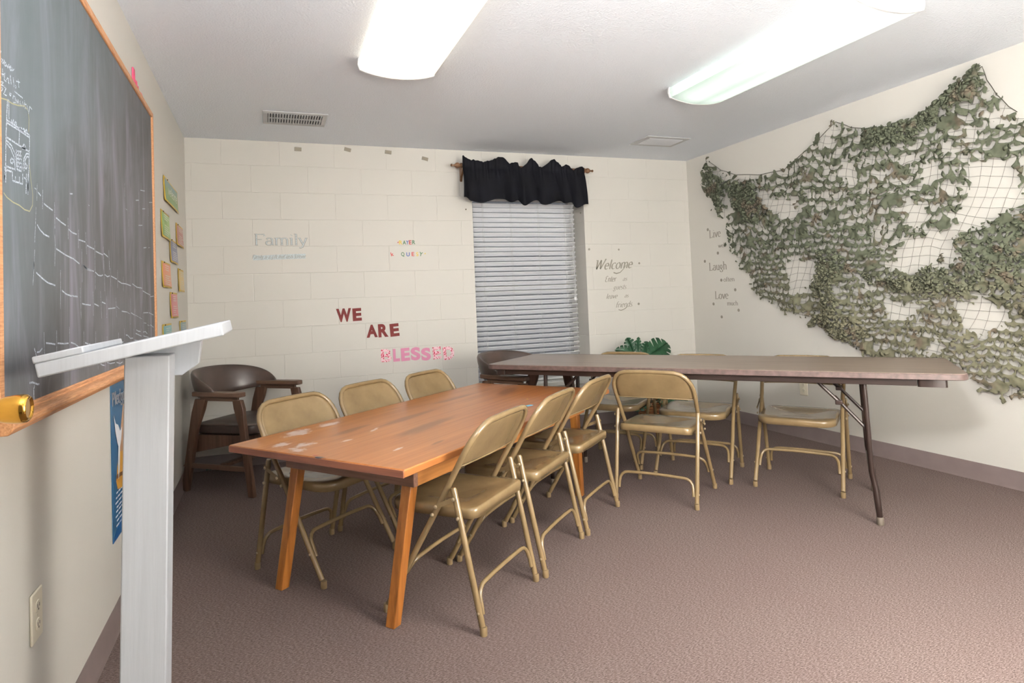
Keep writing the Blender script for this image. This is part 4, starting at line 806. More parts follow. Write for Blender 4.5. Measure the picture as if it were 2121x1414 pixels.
    for k in (.85, .7, .55, .4, .25, .1):
        for x, y in O:
            xx, yy = c0[0]+(x-c0[0])*k, c0[1]+(y-c0[1])*k; vs.append((xx, yy, ztop(xx, yy)))
    m = len(rings)+6
    for i in range(m-1):
        for k in range(n):
            l = (k+1) % n; fs.append((i*n+k, i*n+l, (i+1)*n+l, (i+1)*n+k))
    fs.append(tuple((m-1)*n+k for k in range(n)))
    mb.add(vs, fs); mb.build('seat', M_TAN, r, smooth=60, solid=.0016)
    # back panel held in the arch
    def halfw(z):
        pts = [(.550, .208), (.58, .212), (.615, .211), (.640, .207), (.664, .197), (.687, .179), (.697, .166), (.703, .150), (.7085, .128), (.712, .10)]
        for (z0, w0), (z1, w1) in zip(pts, pts[1:]):
            if z <= z1: return w0+(w1-w0)*max(0, (z-z0))/(z1-z0)
        return pts[-1][1]
    def fnp(u, v):
        x = (2*u-1)
        z = .560+(.7105-.560)*v
        if v == 0: z = .560+.004*(1-x*x)
        hw = halfw(z); X_ = x*hw
        bul = .016*(1-x*x)*(1-.55*v)
        lip = -.004 if v == 0 else 0
        edge = min(1, (1-abs(x))*hw/.016, (ZT-z)/.014+.0)
        return (X_, front(z)-bul-lip*0-.004+.005*(1-edge), z+(-.001 if v == 0 else 0))
    MB().grid(fnp, 28, 16).build('back_panel', M_TAN, r, smooth=70, solid=.0014)
    P = [fnp(i/20, 0) for i in range(21)]
    MB().tube(P, .0035, 8).build('rolled_edge', M_TAN, r, smooth=70)
    return r
GF = 'tan metal folding chairs at the tables'
proto = folding_chair()
chairs = [  # rear-foot centre, direction of the chair's own right-hand side, label
    ((1.368, -2.708), 42.4, 'tan folding chair nearest the camera, tucked under the right side of the wooden table'),
    ((1.745, -2.394), 42.6, 'middle tan folding chair of three on the right side of the wooden table'),
    ((2.122, -2.078), 40.2, 'tan folding chair right of the wooden table, closest to the long brown table'),
    ((.640, -1.804), 219.0, 'tan folding chair left of the wooden table, nearest the corner armchair'),
    ((1.027, -1.495), 219.5, 'middle tan folding chair of three left of the wooden table'),
    ((1.425, -1.215), 220.5, 'tan folding chair left of the wooden table, right below the letters BLESSED'),
    ((2.492, -1.984), -52.2, 'tan folding chair standing alone in front of the long brown table'),
    ((2.985, -.955), 128.5, 'tan folding chair behind the long brown table, partly hiding the plant'),
    ((3.262, -1.455), 129.3, 'middle tan folding chair of three behind the long brown table'),
    ((3.640, -1.925), 125.5, 'tan folding chair behind the right end of the long brown table'),
]
for i, ((x, y), a, lb) in enumerate(chairs):
    o = proto if i == 0 else copy_tree(proto)
    o.location = (x, y, 0); o.rotation_euler = (0, 0, radians(a)); tag(o, lb, 'folding chair', GF)

# ------------------------------------------------------------------ wooden table
def wood(name, stops, sc, rough=.4, along='x', spec=.4):
    m = Mat(name, rough=rough, spec=spec)
    s = {'x': (1.0, 38, 38), 'y': (34, 1.6, 34), 'z': (34, 34, 1.6)}[along]
    n1 = m.noise(sc, 5, .62, m.mapping(s), dist=.3); n2 = m.noise(2.2, 3)
    f = m.math('ADD', m.math('MULTIPLY', n1, .72), m.math('MULTIPLY', n2, .28))
    c = m.ramp(f, stops); m._c = c; m._n = n1
    m.color(c); m.bump(n1, .18, .002); return m
TOPST = [(.18, srgb(108, 64, 34)), (.42, srgb(158, 98, 52)), (.58, srgb(174, 112, 62)), (.74, srgb(190, 128, 76))]
mtop = wood('worn_pine_top', TOPST, 1.0, .30, spec=.5)
c = mtop._c
# white paint smears, dark scratches and coloured spots with shapes of their own
sepx = mtop.n('ShaderNodeSeparateXYZ'); mtop.link(mtop.tc.outputs['Object'], sepx.inputs[0])
nz = mtop.noise(26, 4, .7); nz2 = mtop.noise(1, 4, .7, mtop.mapping((6, 60, 10)))
def blot(cx, cy, rx, ry, rot=0, rag=.9, nn=None):
    cx, cy, rx, ry = .9638*cx+.020*cy, .9638*cy-.020*cx, rx*.96, ry*.96
    vm = mtop.mapping((1/rx, 1/ry, 0), (0, 0, 0)) if False else None
    mp_ = mtop.n('ShaderNodeMapping'); mp_.vector_type = 'TEXTURE'
    mp_.inputs['Location'].default_value = (cx, cy, 0); mp_.inputs['Rotation'].default_value = (0, 0, rot); mp_.inputs['Scale'].default_value = (rx, ry, 1e6)
    mtop.link(mtop.tc.outputs['Object'], mp_.inputs[0])
    ln = mtop.n('ShaderNodeVectorMath'); ln.operation = 'LENGTH'; mtop.link(mp_.outputs[0], ln.inputs[0])
    v = mtop.math('ADD', ln.outputs['Value'], mtop.math('MULTIPLY', mtop.math('SUBTRACT', nn or nz, .5), rag*3))
    return mtop.ramp(v, [(.55, (1, 1, 1)), (1.0, (0, 0, 0))])
white = None
for (cx, cy, rx, ry, r_) in [(-.684, .36, .085, .05, .3), (-.486, .367, .075, .035, 0), (-.874, .232, .05, .035, .5), (-.833, .137, .045, .035, 0), (-.91, .101, .03, .04, 0), (-.732, -.267, .05, .010, .1), (-.491, .08, .06, .012, .4), (-.706, .034, .028, .012, 0)]:
    b_ = blot(cx, cy, rx, ry, r_); white = b_ if white is None else mtop.mix(1.0, white, b_, 'LIGHTEN')
dark = None
for (cx, cy, rx, ry, r_) in [(-.55, .17, .16, .03, .1), (-.017, .341, .10, .006, -.5), (-.577, -.341, .06, .012, .1), (-.35, -.1, .3, .05, .1), (.35, .25, .25, .03, 0), (.1, -.25, .2, .03, .1), (.7, .1, .2, .05, .2), (-.2, .12, .3, .03, .05)]:
    b_ = blot(cx, cy, rx, ry, r_, .45, nz2); dark = b_ if dark is None else mtop.mix(1.0, dark, b_, 'LIGHTEN')
c = mtop.mix(mtop.mix(1.0, dark, (.55, .55, .55, 1), 'MULTIPLY'), c, srgb(88, 56, 40))
c = mtop.mix(mtop.mix(1.0, white, (.8, .8, .8, 1), 'MULTIPLY'), c, srgb(214, 198, 192))
c = mtop.mix(blot(-.95, -.075, .03, .012, 1.5, .5), c, srgb(52, 52, 62)); c = mtop.mix(blot(-.94, -.045, .02, .010, 1.5, .5), c, srgb(150, 50, 44))
c = mtop.mix(mtop.ramp(mtop.noise(90, 3, .7), [(.75, (0, 0, 0)), (.79, (.5, .5, .5))]), c, srgb(206, 166, 126))
mtop.color(c)
M_LEG = wood('orange_pine_leg', [(.32, srgb(104, 60, 24)), (.5, srgb(150, 92, 40)), (.68, srgb(172, 112, 54))], 1.0, .38, 'z').m
M_APR = wood('pine_apron', [(.32, srgb(130, 80, 40)), (.5, srgb(172, 114, 60)), (.68, srgb(190, 130, 72))], 1.0, .38, 'x').m
M_APD = wood('weathered_end_apron', [(.32, srgb(78, 54, 44)), (.5, srgb(112, 80, 66)), (.68, srgb(132, 96, 80))], 1.0, .5, 'y').m
M_EDG = wood('worn_pine_edge', [(.32, srgb(96, 58, 44)), (.5, srgb(134, 84, 66)), (.68, srgb(160, 100, 72))], 1.0, .5, 'y').m
tb = empty('wooden_table', (1.382, -1.966, 0), radians(38.69)); tag(tb, 'low worn orange-brown wooden table with paint smears, chairs along both sides', 'table')
ZTB = .60
mb = MB().box(-.925, .925, -.449, .449, ZTB-.027, ZTB)
o = mb.build('tabletop', mtop.m, tb, bevel=.004)
MB().box(-.928, -.924, -.447, .447, ZTB-.027, ZTB-.003).build('end_edge', M_EDG, tb, bevel=.001)
ZA = .478
for s in (-1, 1):
    MB().box(-.716, .788, s*.325-.012, s*.325+.012, ZA, ZTB-.027).build('side_apron', M_APR, tb, bevel=.002)
MB().box(-.740, -.716, -.337, .337, ZA, ZTB-.027).build('end_apron', M_APD, tb, bevel=.002)
MB().box(.788, .812, -.337, .337, ZA, ZTB-.027).build('end_apron', M_APR, tb, bevel=.002)
def tapered(p0, p1, s0, s1):
    vs = []
    for p, s in ((p0, s0), (p1, s1)):
        vs += [(p[0]-s, p[1]-s, p[2]), (p[0]+s, p[1]-s, p[2]), (p[0]+s, p[1]+s, p[2]), (p[0]-s, p[1]+s, p[2])]
    return MB().add(vs, [(3, 2, 1, 0), (4, 5, 6, 7), (0, 1, 5, 4), (1, 2, 6, 5), (2, 3, 7, 6), (3, 0, 4, 7)])
for (f, t) in [((-.792, -.264), (-.690, -.296)), ((-.776, .336), (-.692, .296)), ((.818, -.285), (.762, -.296)), ((.815, .30), (.762, .296))]:
    tapered((f[0], f[1], 0), (t[0], t[1], ZTB-.03), .020, .022).build('leg', M_LEG, tb, bevel=.003)

def scrap(name, lb, at, rz, mat, s=.02, z=.60):
    mb = MB(); mb.prism([(-s, -s*.5), (s*.9, -s*.6), (s, s*.5), (-s*.3, s*.7)], 0, .001, 'z')
    o = mb.build(name, mat, smooth=0); o.location = (at[0], at[1], z+.0006); o.rotation_euler = (0, 0, rz); return tag(o, lb, 'paper scrap')
scrap('paper_scrap', 'small light blue paper scrap lying on the wooden table beside the chair backs', (1.762, -2.010), .5, simple('blue_paper', (110, 190, 220), .5), .022)
scrap('paper_scrap', 'tiny yellow sliver of paper on the wooden table behind the blue scrap', (1.837, -1.815), .9, simple('yellow_paper', (214, 190, 110), .5), .008)
mb = MB()
for i in range(9):
    a, b, c_ = RNG.uniform(-.018, .018), RNG.uniform(-.012, .012), RNG.uniform(0, .022)
    mb.add([(a, b, c_), (a+.014, b+.004, c_+.004), (a+.004, b+.012, c_+.010)], [(0, 1, 2)])
o = mb.build('foil_scrap', simple('dark_green_foil', (40, 84, 74), .3, .2), smooth=0, solid=.0006); o.location = (.105, -.035, .001); tag(o, 'small crumpled dark green scrap on the carpet behind the brown armchair in the corner', 'scrap')

# ------------------------------------------------------------------ long folding table
TH = -.85867; TL, TW_, TZ = 2.45, .735, .7305
ft = empty('folding_table', (1.835, -1.170, 0), TH); tag(ft, 'long brown laminate folding table with metal legs set across the room', 'table')
ml = Mat('brown_laminate', rough=.34, spec=.5)
n1 = ml.noise(1, 6, .65, ml.mapping((2.2, 60, 10)), dist=.2)
ml.color(ml.ramp(n1, [(.3, srgb(100, 86, 76)), (.5, srgb(128, 113, 101)), (.72, srgb(146, 131, 118))]))
me_ = simple('worn_edge_band', (84, 68, 64), .45, 0, .4, .3, 40)
M_STEEL = simple('dark_brown_steel', (44, 32, 28), .3, .2, .5, .12)
def rrect(x0, x1, y0, y1, r, n=7):
    P = []
    for cx, cy, a0 in ((x1-r, y0+r, -90), (x1-r, y1-r, 0), (x0+r, y1-r, 90), (x0+r, y0+r, 180)):
        for k in range(n): a = radians(a0+90*k/(n-1)); P.append((cx+r*cos(a), cy+r*sin(a)))
    return P
MB().prism(rrect(.001, TL-.001, .001, TW_-.001, .05), TZ-.028, TZ, 'z').build('tabletop', ml.m, ft, smooth=30)
P1 = rrect(-.002, TL+.002, -.002, TW_+.002, .053); P0 = rrect(.003, TL-.003, .003, TW_-.003, .05)
n = len(P1); vs = []
for P, z in ((P0, TZ-.030), (P1, TZ-.027), (P1, TZ-.004), (P0, TZ+.0006)): vs += [(p[0], p[1], z) for p in P]
fs = [(i*n+k, i*n+(k+1) % n, (i+1)*n+(k+1) % n, (i+1)*n+k) for i in range(3) for k in range(n)]
MB().add(vs, fs).build('edge_band', me_, ft, smooth=30)
ZS = TZ-.030
for v in (.045, TW_-.045):
    MB().box(.12, 2.26, v-.010, v+.010, ZS-.032, ZS).build('side_rail', M_STEEL, ft, bevel=.002)
for u in (.13, 2.25):
    MB().box(u-.010, u+.010, .055, TW_-.055, ZS-.03, ZS).build('cross_rail', M_STEEL, ft, bevel=.002)
for (u0, u1) in ((2.262, 2.375), (.055, .118)):
    for v in (.05, TW_-.05):
        MB().prism(rrect(u0, u1, v-.018, v+.018, .012, 4), ZS-.036, ZS, 'z').build('corner_block', M_STEEL, ft, smooth=30)
for (ub, ut, s) in ((2.085, 2.050, 1), (.395, .372, -1)):
    for v in (.075, TW_-.10):
        vs_ = .012 if v < .3 else -.012
        lg = MB().tube([(ub, v, .02), (ub-s*.002, v, .06), (ub-s*.006, v+vs_*.3, .115), (ub-s*.010, v+vs_, .165), (ut+s*.012, v+vs_, .25), (ut, v+vs_, ZS-.006)], [.0125, .0135, .0145, .0135, .0125, .0125], 12).build('leg', M_STEEL, ft, smooth=60)
        MB().lathe([(.014, 0), (.0155, .003), (.0155, .034), (.013, .038)], (ub, v, 0), 12).build('foot_cap', simple('grey_foot', (96, 86, 76), .6), lg)
    MB().tube([(ut+s*.002, .08, ZS-.02), (ut+s*.002, TW_-.10, ZS-.02)], .010, 10).build('leg_crosspiece', M_STEEL, ft)
    MB().tube([(ut+s*.011, .087, .22), (ut+s*.011, TW_-.11, .22)], .008, 10).build('leg_crosspiece', M_STEEL, ft)
    for v in (.097, TW_-.125):
        a = Vector((ut-s*.225, TW_/2+(.06 if v > .3 else -.06)*0+(v-TW_/2)*.9, ZS-.008)); b = Vector((ut+s*.008, v, .44)); m_ = a.lerp(b, .5)
        MB().tube([a, m_+Vector((0, 0, .004))], .0085, 8).build('brace', M_STEEL, ft)
        MB().tube([m_-(b-a)*.08+Vector((0, .010, .008)), b], .0085, 8).build('brace', M_STEEL, ft)
        MB().box(m_.x-.016, m_.x+.016, m_.y-.012, m_.y+.012, m_.z-.010, m_.z+.012).build('brace_lock', M_STEEL, ft, bevel=.003)

# ------------------------------------------------------------------ brown armchairs
mle = Mat('dark_brown_vinyl', rough=.34, spec=.5)
mle.color(mle.ramp(mle.noise(5, 4, .6), [(.3, srgb(52, 41, 36)), (.7, srgb(76, 62, 55))])); mle.bump(mle.noise(240, 3), .12, .001)
M_VIN = mle.m
M_WAL = wood('walnut_frame', [(.32, srgb(52, 34, 24)), (.5, srgb(84, 60, 46)), (.7, srgb(110, 82, 64))], 1.2, .42, 'z').m
M_WAR = wood('walnut_arm', [(.32, srgb(60, 42, 32)), (.5, srgb(92, 68, 54)), (.7, srgb(116, 90, 72))], 1.2, .42, 'y').m
def armchair():
    r = empty('armchair')
    for s in (-1, 1):
        x = s*.272; t = .014
        fl = [(.290, 0), (.245, 0), (.185, .42), (.150, .53), (.140, .585), (.205, .585), (.222, .53), (.228, .45)]
        rl = [(-.290, 0), (-.238, 0), (-.150, .40), (-.095, .52), (-.075, .585), (-.160, .585), (-.190, .50), (-.215, .38)]
        MB().prism(fl, x-t, x+t, 'x').build('front_leg', M_WAL, r, bevel=.003)
        MB().prism(rl, x-t, x+t, 'x').build('rear_leg', M_WAL, r, bevel=.003)
        arm = [(s*.245, -.17), (s*.300, -.17), (s*.315, -.05), (s*.318, .17), (s*.300, .215), (s*.250, .215), (s*.240, .19)]
        if s < 0: arm = arm[::-1]
        MB().prism(arm, .603, .632, 'z').build('armrest', M_WAR, r, bevel=.005)
        MB().box(x-.010, x+.010, -.12, .175, .575, .604).build('arm_rail', M_WAR, r, bevel=.002)
        MB().box(x-.010, x+.010, -.225, .245, .150, .180).build('side_stretcher', M_WAR, r, bevel=.003)
        sr = [(-.225, .235), (-.10, .262), (.05, .292), (.20, .315), (.20, .362), (-.19, .352), (-.20, .34)]
        MB().prism(sr, x-s*.034-.011, x-s*.034+.011, 'x').build('seat_rail', M_WAL, r, bevel=.002)
        for y, z in ((-.213, .268), (.196, .330), (-.255, .165)): 
            MB().lathe([(.007, 0), (.006, .003)], (x+s*t, y, z), 10, Matrix.Rotation(s*pi/2, 4, 'Y')).build('screw_plug', M_WAR, r)
    MB().box(-.23, .23, -.02, .02, .152, .176).build('cross_stretcher', M_WAR, r, bevel=.003)
    MB().box(-.235, .235, .185, .207, .300, .355).build('front_rail', M_WAL, r, bevel=.002)
    MB().box(-.235, .235, -.218, -.196, .24, .35).build('rear_rail', M_WAL, r, bevel=.002)
    # seat cushion
    def cu(u, v):
        a = 2*pi*u; ph = (v-.5)*pi
        ex = lambda c: math.copysign(abs(c)**.22, c)
        kx, ky, kz = ex(cos(a)), ex(sin(a)), math.copysign(abs(sin(ph))**.35, sin(ph)); kk = abs(cos(ph))**.25
        x = kx*kk*.245; y = ky*kk*.245
        z = .392+kz*.036+(.014*(1-(x/.25)**2)*(1-(y/.25)**2) if kz > 0 else 0)+.05*(y)*.35
        return (x*(1 if y < 0 else 1.02), y+.015, z)
    cush = MB().grid(cu, 48, 20, True).build('seat_cushion', M_VIN, r, smooth=180)
    P = []
    for i in range(60):
        a = 2*pi*i/60; ex = lambda c: math.copysign(abs(c)**.22, c)
        y = ex(sin(a))*.243; P.append((ex(cos(a))*.243*(1 if y < 0 else 1.02), y+.015, .418+.0175*y))
    MB().tube(P, .0035, 6, closed=True).build('piping', M_VIN, cush)
    # wraparound padded back
    N_, K_ = 48, 14
    vs, fs = [], []
    for i in range(N_+1):
        th = radians(-98+196*i/N_); q = abs(th)/radians(98)
        bx, by = .288*sin(th), -.035-.245*cos(th)
        ox, oy = sin(th), -cos(th)
        zb = .560+.052*q**1.5; zt = .637+.125*(1-q**2.4)**.85
        thick = .030*(1-q**4)+.012
        for k in range(K_):
            a = 2*pi*k/K_; ca, sa = cos(a), sin(a)
            ca = math.copysign(abs(ca)**.8, ca); sa = math.copysign(abs(sa)**.7, sa)
            z = (zb+zt)/2+sa*(zt-zb)/2
            lean = (z-.60)*.28*(1-q**3)
            off = ca*thick/2+lean
            vs.append((bx+ox*off, by+oy*off, z))
    for i in range(N_):
        for k in range(K_):
            l = (k+1) % K_; fs.append((i*K_+k, i*K_+l, (i+1)*K_+l, (i+1)*K_+k))
    fs.append(tuple(range(K_))[::-1]); fs.append(tuple(N_*K_+k for k in range(K_)))
    MB().add(vs, fs).build('backrest', M_VIN, r, smooth=180)
    return r
ac = armchair()
ac.location = (.398, -.452, 0); ac.rotation_euler = (0, 0, radians(-130.5)); tag(ac, 'dark brown vinyl and wood armchair in the left corner of the room', 'armchair', 'dark brown wood-armed armchairs')
a2 = copy_tree(ac); a2.location = (2.245, -.835, 0); a2.rotation_euler = (0, 0, radians(-149)); tag(a2, 'dark brown armchair under the window, behind the left end of the long folding table', 'armchair', 'dark brown wood-armed armchairs')

# ------------------------------------------------------------------ potted plant in a wicker basket
pl = empty('potted_plant', (3.66, -.27, 0)); tag(pl, 'green split-leaf plant in a wicker basket by the right end of the back wall', 'plant')
mwi = Mat('wicker', rough=.6); wv = mwi.n('ShaderNodeTexWave'); wv.bands_direction = 'Z'; wv.inputs['Scale'].default_value = 22; wv.inputs['Distortion'].default_value = 1.5
mwi.link(mwi.tc.outputs['Object'], wv.inputs[0]); mwi.color(mwi.ramp(wv.outputs[1], [(.2, srgb(96, 52, 24)), (.8, srgb(190, 124, 66))])); mwi.bump(wv.outputs[1], .8, .01)
MB().lathe([(.085, 0), (.10, .03), (.118, .10), (.122, .16), (.126, .20), (.128, .215), (.118, .218), (.112, .20)], (0, 0, 0), 28).build('basket', mwi.m, pl)
MB().lathe([(.001, .190), (.112, .188)], (0, 0, 0), 20, caps=False).build('soil', simple('dark_moss', (52, 44, 32), .9), pl)
mgl = Mat('leaf_green', rough=.4, spec=.4); mgl.color(mgl.ramp(mgl.noise(9, 3), [(.3, srgb(18, 52, 32)), (.7, srgb(40, 84, 52))])); M_LF = mgl.m
def leaf_mesh(L, Wd, cuts=5, split=True, droop=.5):
    """pinnately split leaf lying along +y"""
    mb = MB()
    n = cuts*6
    for s in (-1, 1):
        vs = []; fs = []
        for i in range(n+1):
            t = i/n; y = L*t
            env = Wd*(sin(pi*min(1, t*.93+.06)))**.75*(1-.25*t)
            ph = (i % 6)/6
            k = 1 if not split else (1-.72*(1 if ph > .70 else 0))
            e = env*k
            z_ = lambda d: -droop*(d*d)*2-droop*.5*t*t*L+.12*d
            for j in range(4):
                d = e*j/3; vs.append((s*d, y+d*.35, z_(d)))
        for i in range(n):
            for j in range(3): fs.append((i*4+j, (i+1)*4+j, (i+1)*4+j+1, i*4+j+1))
        mb.add(vs, fs)
    return mb
rr = random.Random(5)
specs = []                               # base point, leaf direction, leaf face direction, length, width ratio
for i in range(22):
    az = i*2.4+rr.uniform(-.3, .3); e = rr.uniform(-.5, .5); rad = rr.uniform(.05, .13)
    ca, sa = cos(az), sin(az)
    specs.append(((rad*ca, rad*sa*.7, rr.uniform(.30, .56)), (ca*cos(e), sa*cos(e)*.7, sin(e)), (ca*-.3-.3, sa*-.3-.5, 1.0), rr.uniform(.13, .19), rr.uniform(.36, .46)))
specs += [((-.04, -.03, .60), (.80, -.1, .52), (-.45, -.8, .35), .25, .46), ((-.05, -.02, .58), (.95, 0, .15), (-.3, -.7, .6), .24, .44), ((-.06, 0, .60), (.35, .1, .9), (-.5, -.8, .1), .15, .34),
          ((-.16, -.02, .62), (-.85, 0, .38), (-.4, -.7, .5), .17, .40), ((-.15, .02, .64), (-.35, 0, .85), (-.5, -.8, .2), .13, .45), ((-.12, 0, .63), (.15, .1, .95), (-.6, -.8, 0), .15, .22), ((-.16, -.02, .58), (-.9, -.1, .0), (-.3, -.6, .7), .18, .40),
          ((.12, .0, .60), (.5, 0, .8), (-.5, -.8, .1), .13, .26),
          ((-.10, -.10, .26), (-.8, -.4, -.15), (-.3, -.8, .6), .20, .42), ((.08, -.12, .28), (.7, -.5, -.25), (-.4, -.8, .5), .18, .46), ((.0, -.12, .27), (.1, -.8, -.35), (-.3, -.7, .7), .17, .46), ((-.16, -.08, .30), (-.9, -.2, .1), (-.2, -.8, .5), .2, .4),
          ((.12, -.08, .22), (.7, -.3, -.2), (-.4, -.9, .2), .16, .5)]
for (bs, dr_, nr_, ln, wr_) in specs:
    base = Vector(bs); yv = Vector(dr_).normalized(); zv = Vector(nr_); zv = (zv-yv*zv.dot(yv)).normalized(); xv = yv.cross(zv)
    MB().tube([(base.x*.1, base.y*.1, .19), (base.x*.5, base.y*.5, .19+(base.z-.19)*.6), base], [.004, .0035, .0025], 6).build('stem', M_LF, pl)
    lf = leaf_mesh(ln, ln*wr_, 5, True, .7).build('leaf', M_LF, pl, smooth=60, solid=.0008)
    lf.matrix_local = Matrix(((xv.x, yv.x, zv.x, base.x), (xv.y, yv.y, zv.y, base.y), (xv.z, yv.z, zv.z, base.z), (0, 0, 0, 1)))

# ------------------------------------------------------------------ white wooden lectern
mwh = Mat('white_painted_wood', rough=.42, spec=.4)
g_ = mwh.noise(1, 5, .6, mwh.mapping((60, 60, 2.5)))
wc = mwh.ramp(g_, [(.3, srgb(184, 187, 192)), (.7, srgb(194, 197, 202))])
sc_ = mwh.noise(30, 5, .75, mwh.mapping((1, 1, .6)), dist=1.0)
wc = mwh.mix(mwh.ramp(sc_, [(.69, (0, 0, 0)), (.75, (.5, .5, .5))]), wc, srgb(172, 172, 174)); mwh.color(wc)
mwh.bump(mwh.math('ADD', g_, mwh.math('MULTIPLY', mwh.noise(12, 4), .8)), .25, .003)
M_WW = mwh.m
le = empty('lectern', (.2475, -3.30, 0)); le.rotation_euler = (0, radians(1.65), 0)
tag(le, 'white painted wooden lectern with slanted top standing in front of the chalkboard', 'lectern')
MB().box(-.046, .046, -.003, .088, .022, 1.040).build('post', M_WW, le, bevel=.003)
MB().box(-.20, .20, .02, .065, 0, .045).build('foot_board', M_WW, le, bevel=.004)
MB().box(-.022, .022, -.16, .25, 0, .042).build('foot_board', M_WW, le, bevel=.004)
SL = atan2(1.090-1.012, .459-.094)
MT = Matrix.Translation((-.004, 0, 1.049)) @ Matrix.Rotation(-SL-radians(.55), 4, 'Y')
LT = .176
MB().box(-LT, LT, -.118, .245, 0, .029, MT).build('book_rest', M_WW, le, bevel=.003)
MB().box(-LT-.002, -LT+.088, -.118, .245, .029, .044, MT).build('book_stop', M_WW, le, bevel=.003)
MB().prism([(-.05, .985), (.062, .985), (.098, 1.012), (.104, 1.068), (-.05, 1.040)], .090, .128, 'y').build('bracket', M_WW, le, bevel=.002)

# ------------------------------------------------------------------ open door with brass knob at the left edge
dr = empty('door_1', (.068, -3.555, 0)); tag(dr, kind='structure')
MB().box(-.045, 0, -.93, 0, .008, 2.04).build('door_panel', simple('door_paint', (210, 200, 184), .45), dr, bevel=.003)
mbr = Mat('polished_brass', srgb(206, 158, 72), .13, 1.0); M_BR = mbr.m
kn = MB().lathe([(.030, 0), (.032, .003), (.029, .008), (.014, .011), (.0125, .024), (.014, .034), (.0185, .043), (.0225, .056), (.0245, .070), (.0248, .080), (.0235, .0865), (.020, .0895), (.017, .0880), (.0155, .0865), (.001, .0862)], (0, -.065, .0), 36, Matrix.Rotation(pi/2, 4, 'Y'))
k_ = kn.build('door_knob', M_BR, dr, smooth=40); k_.location = (-.008, 0, .982)

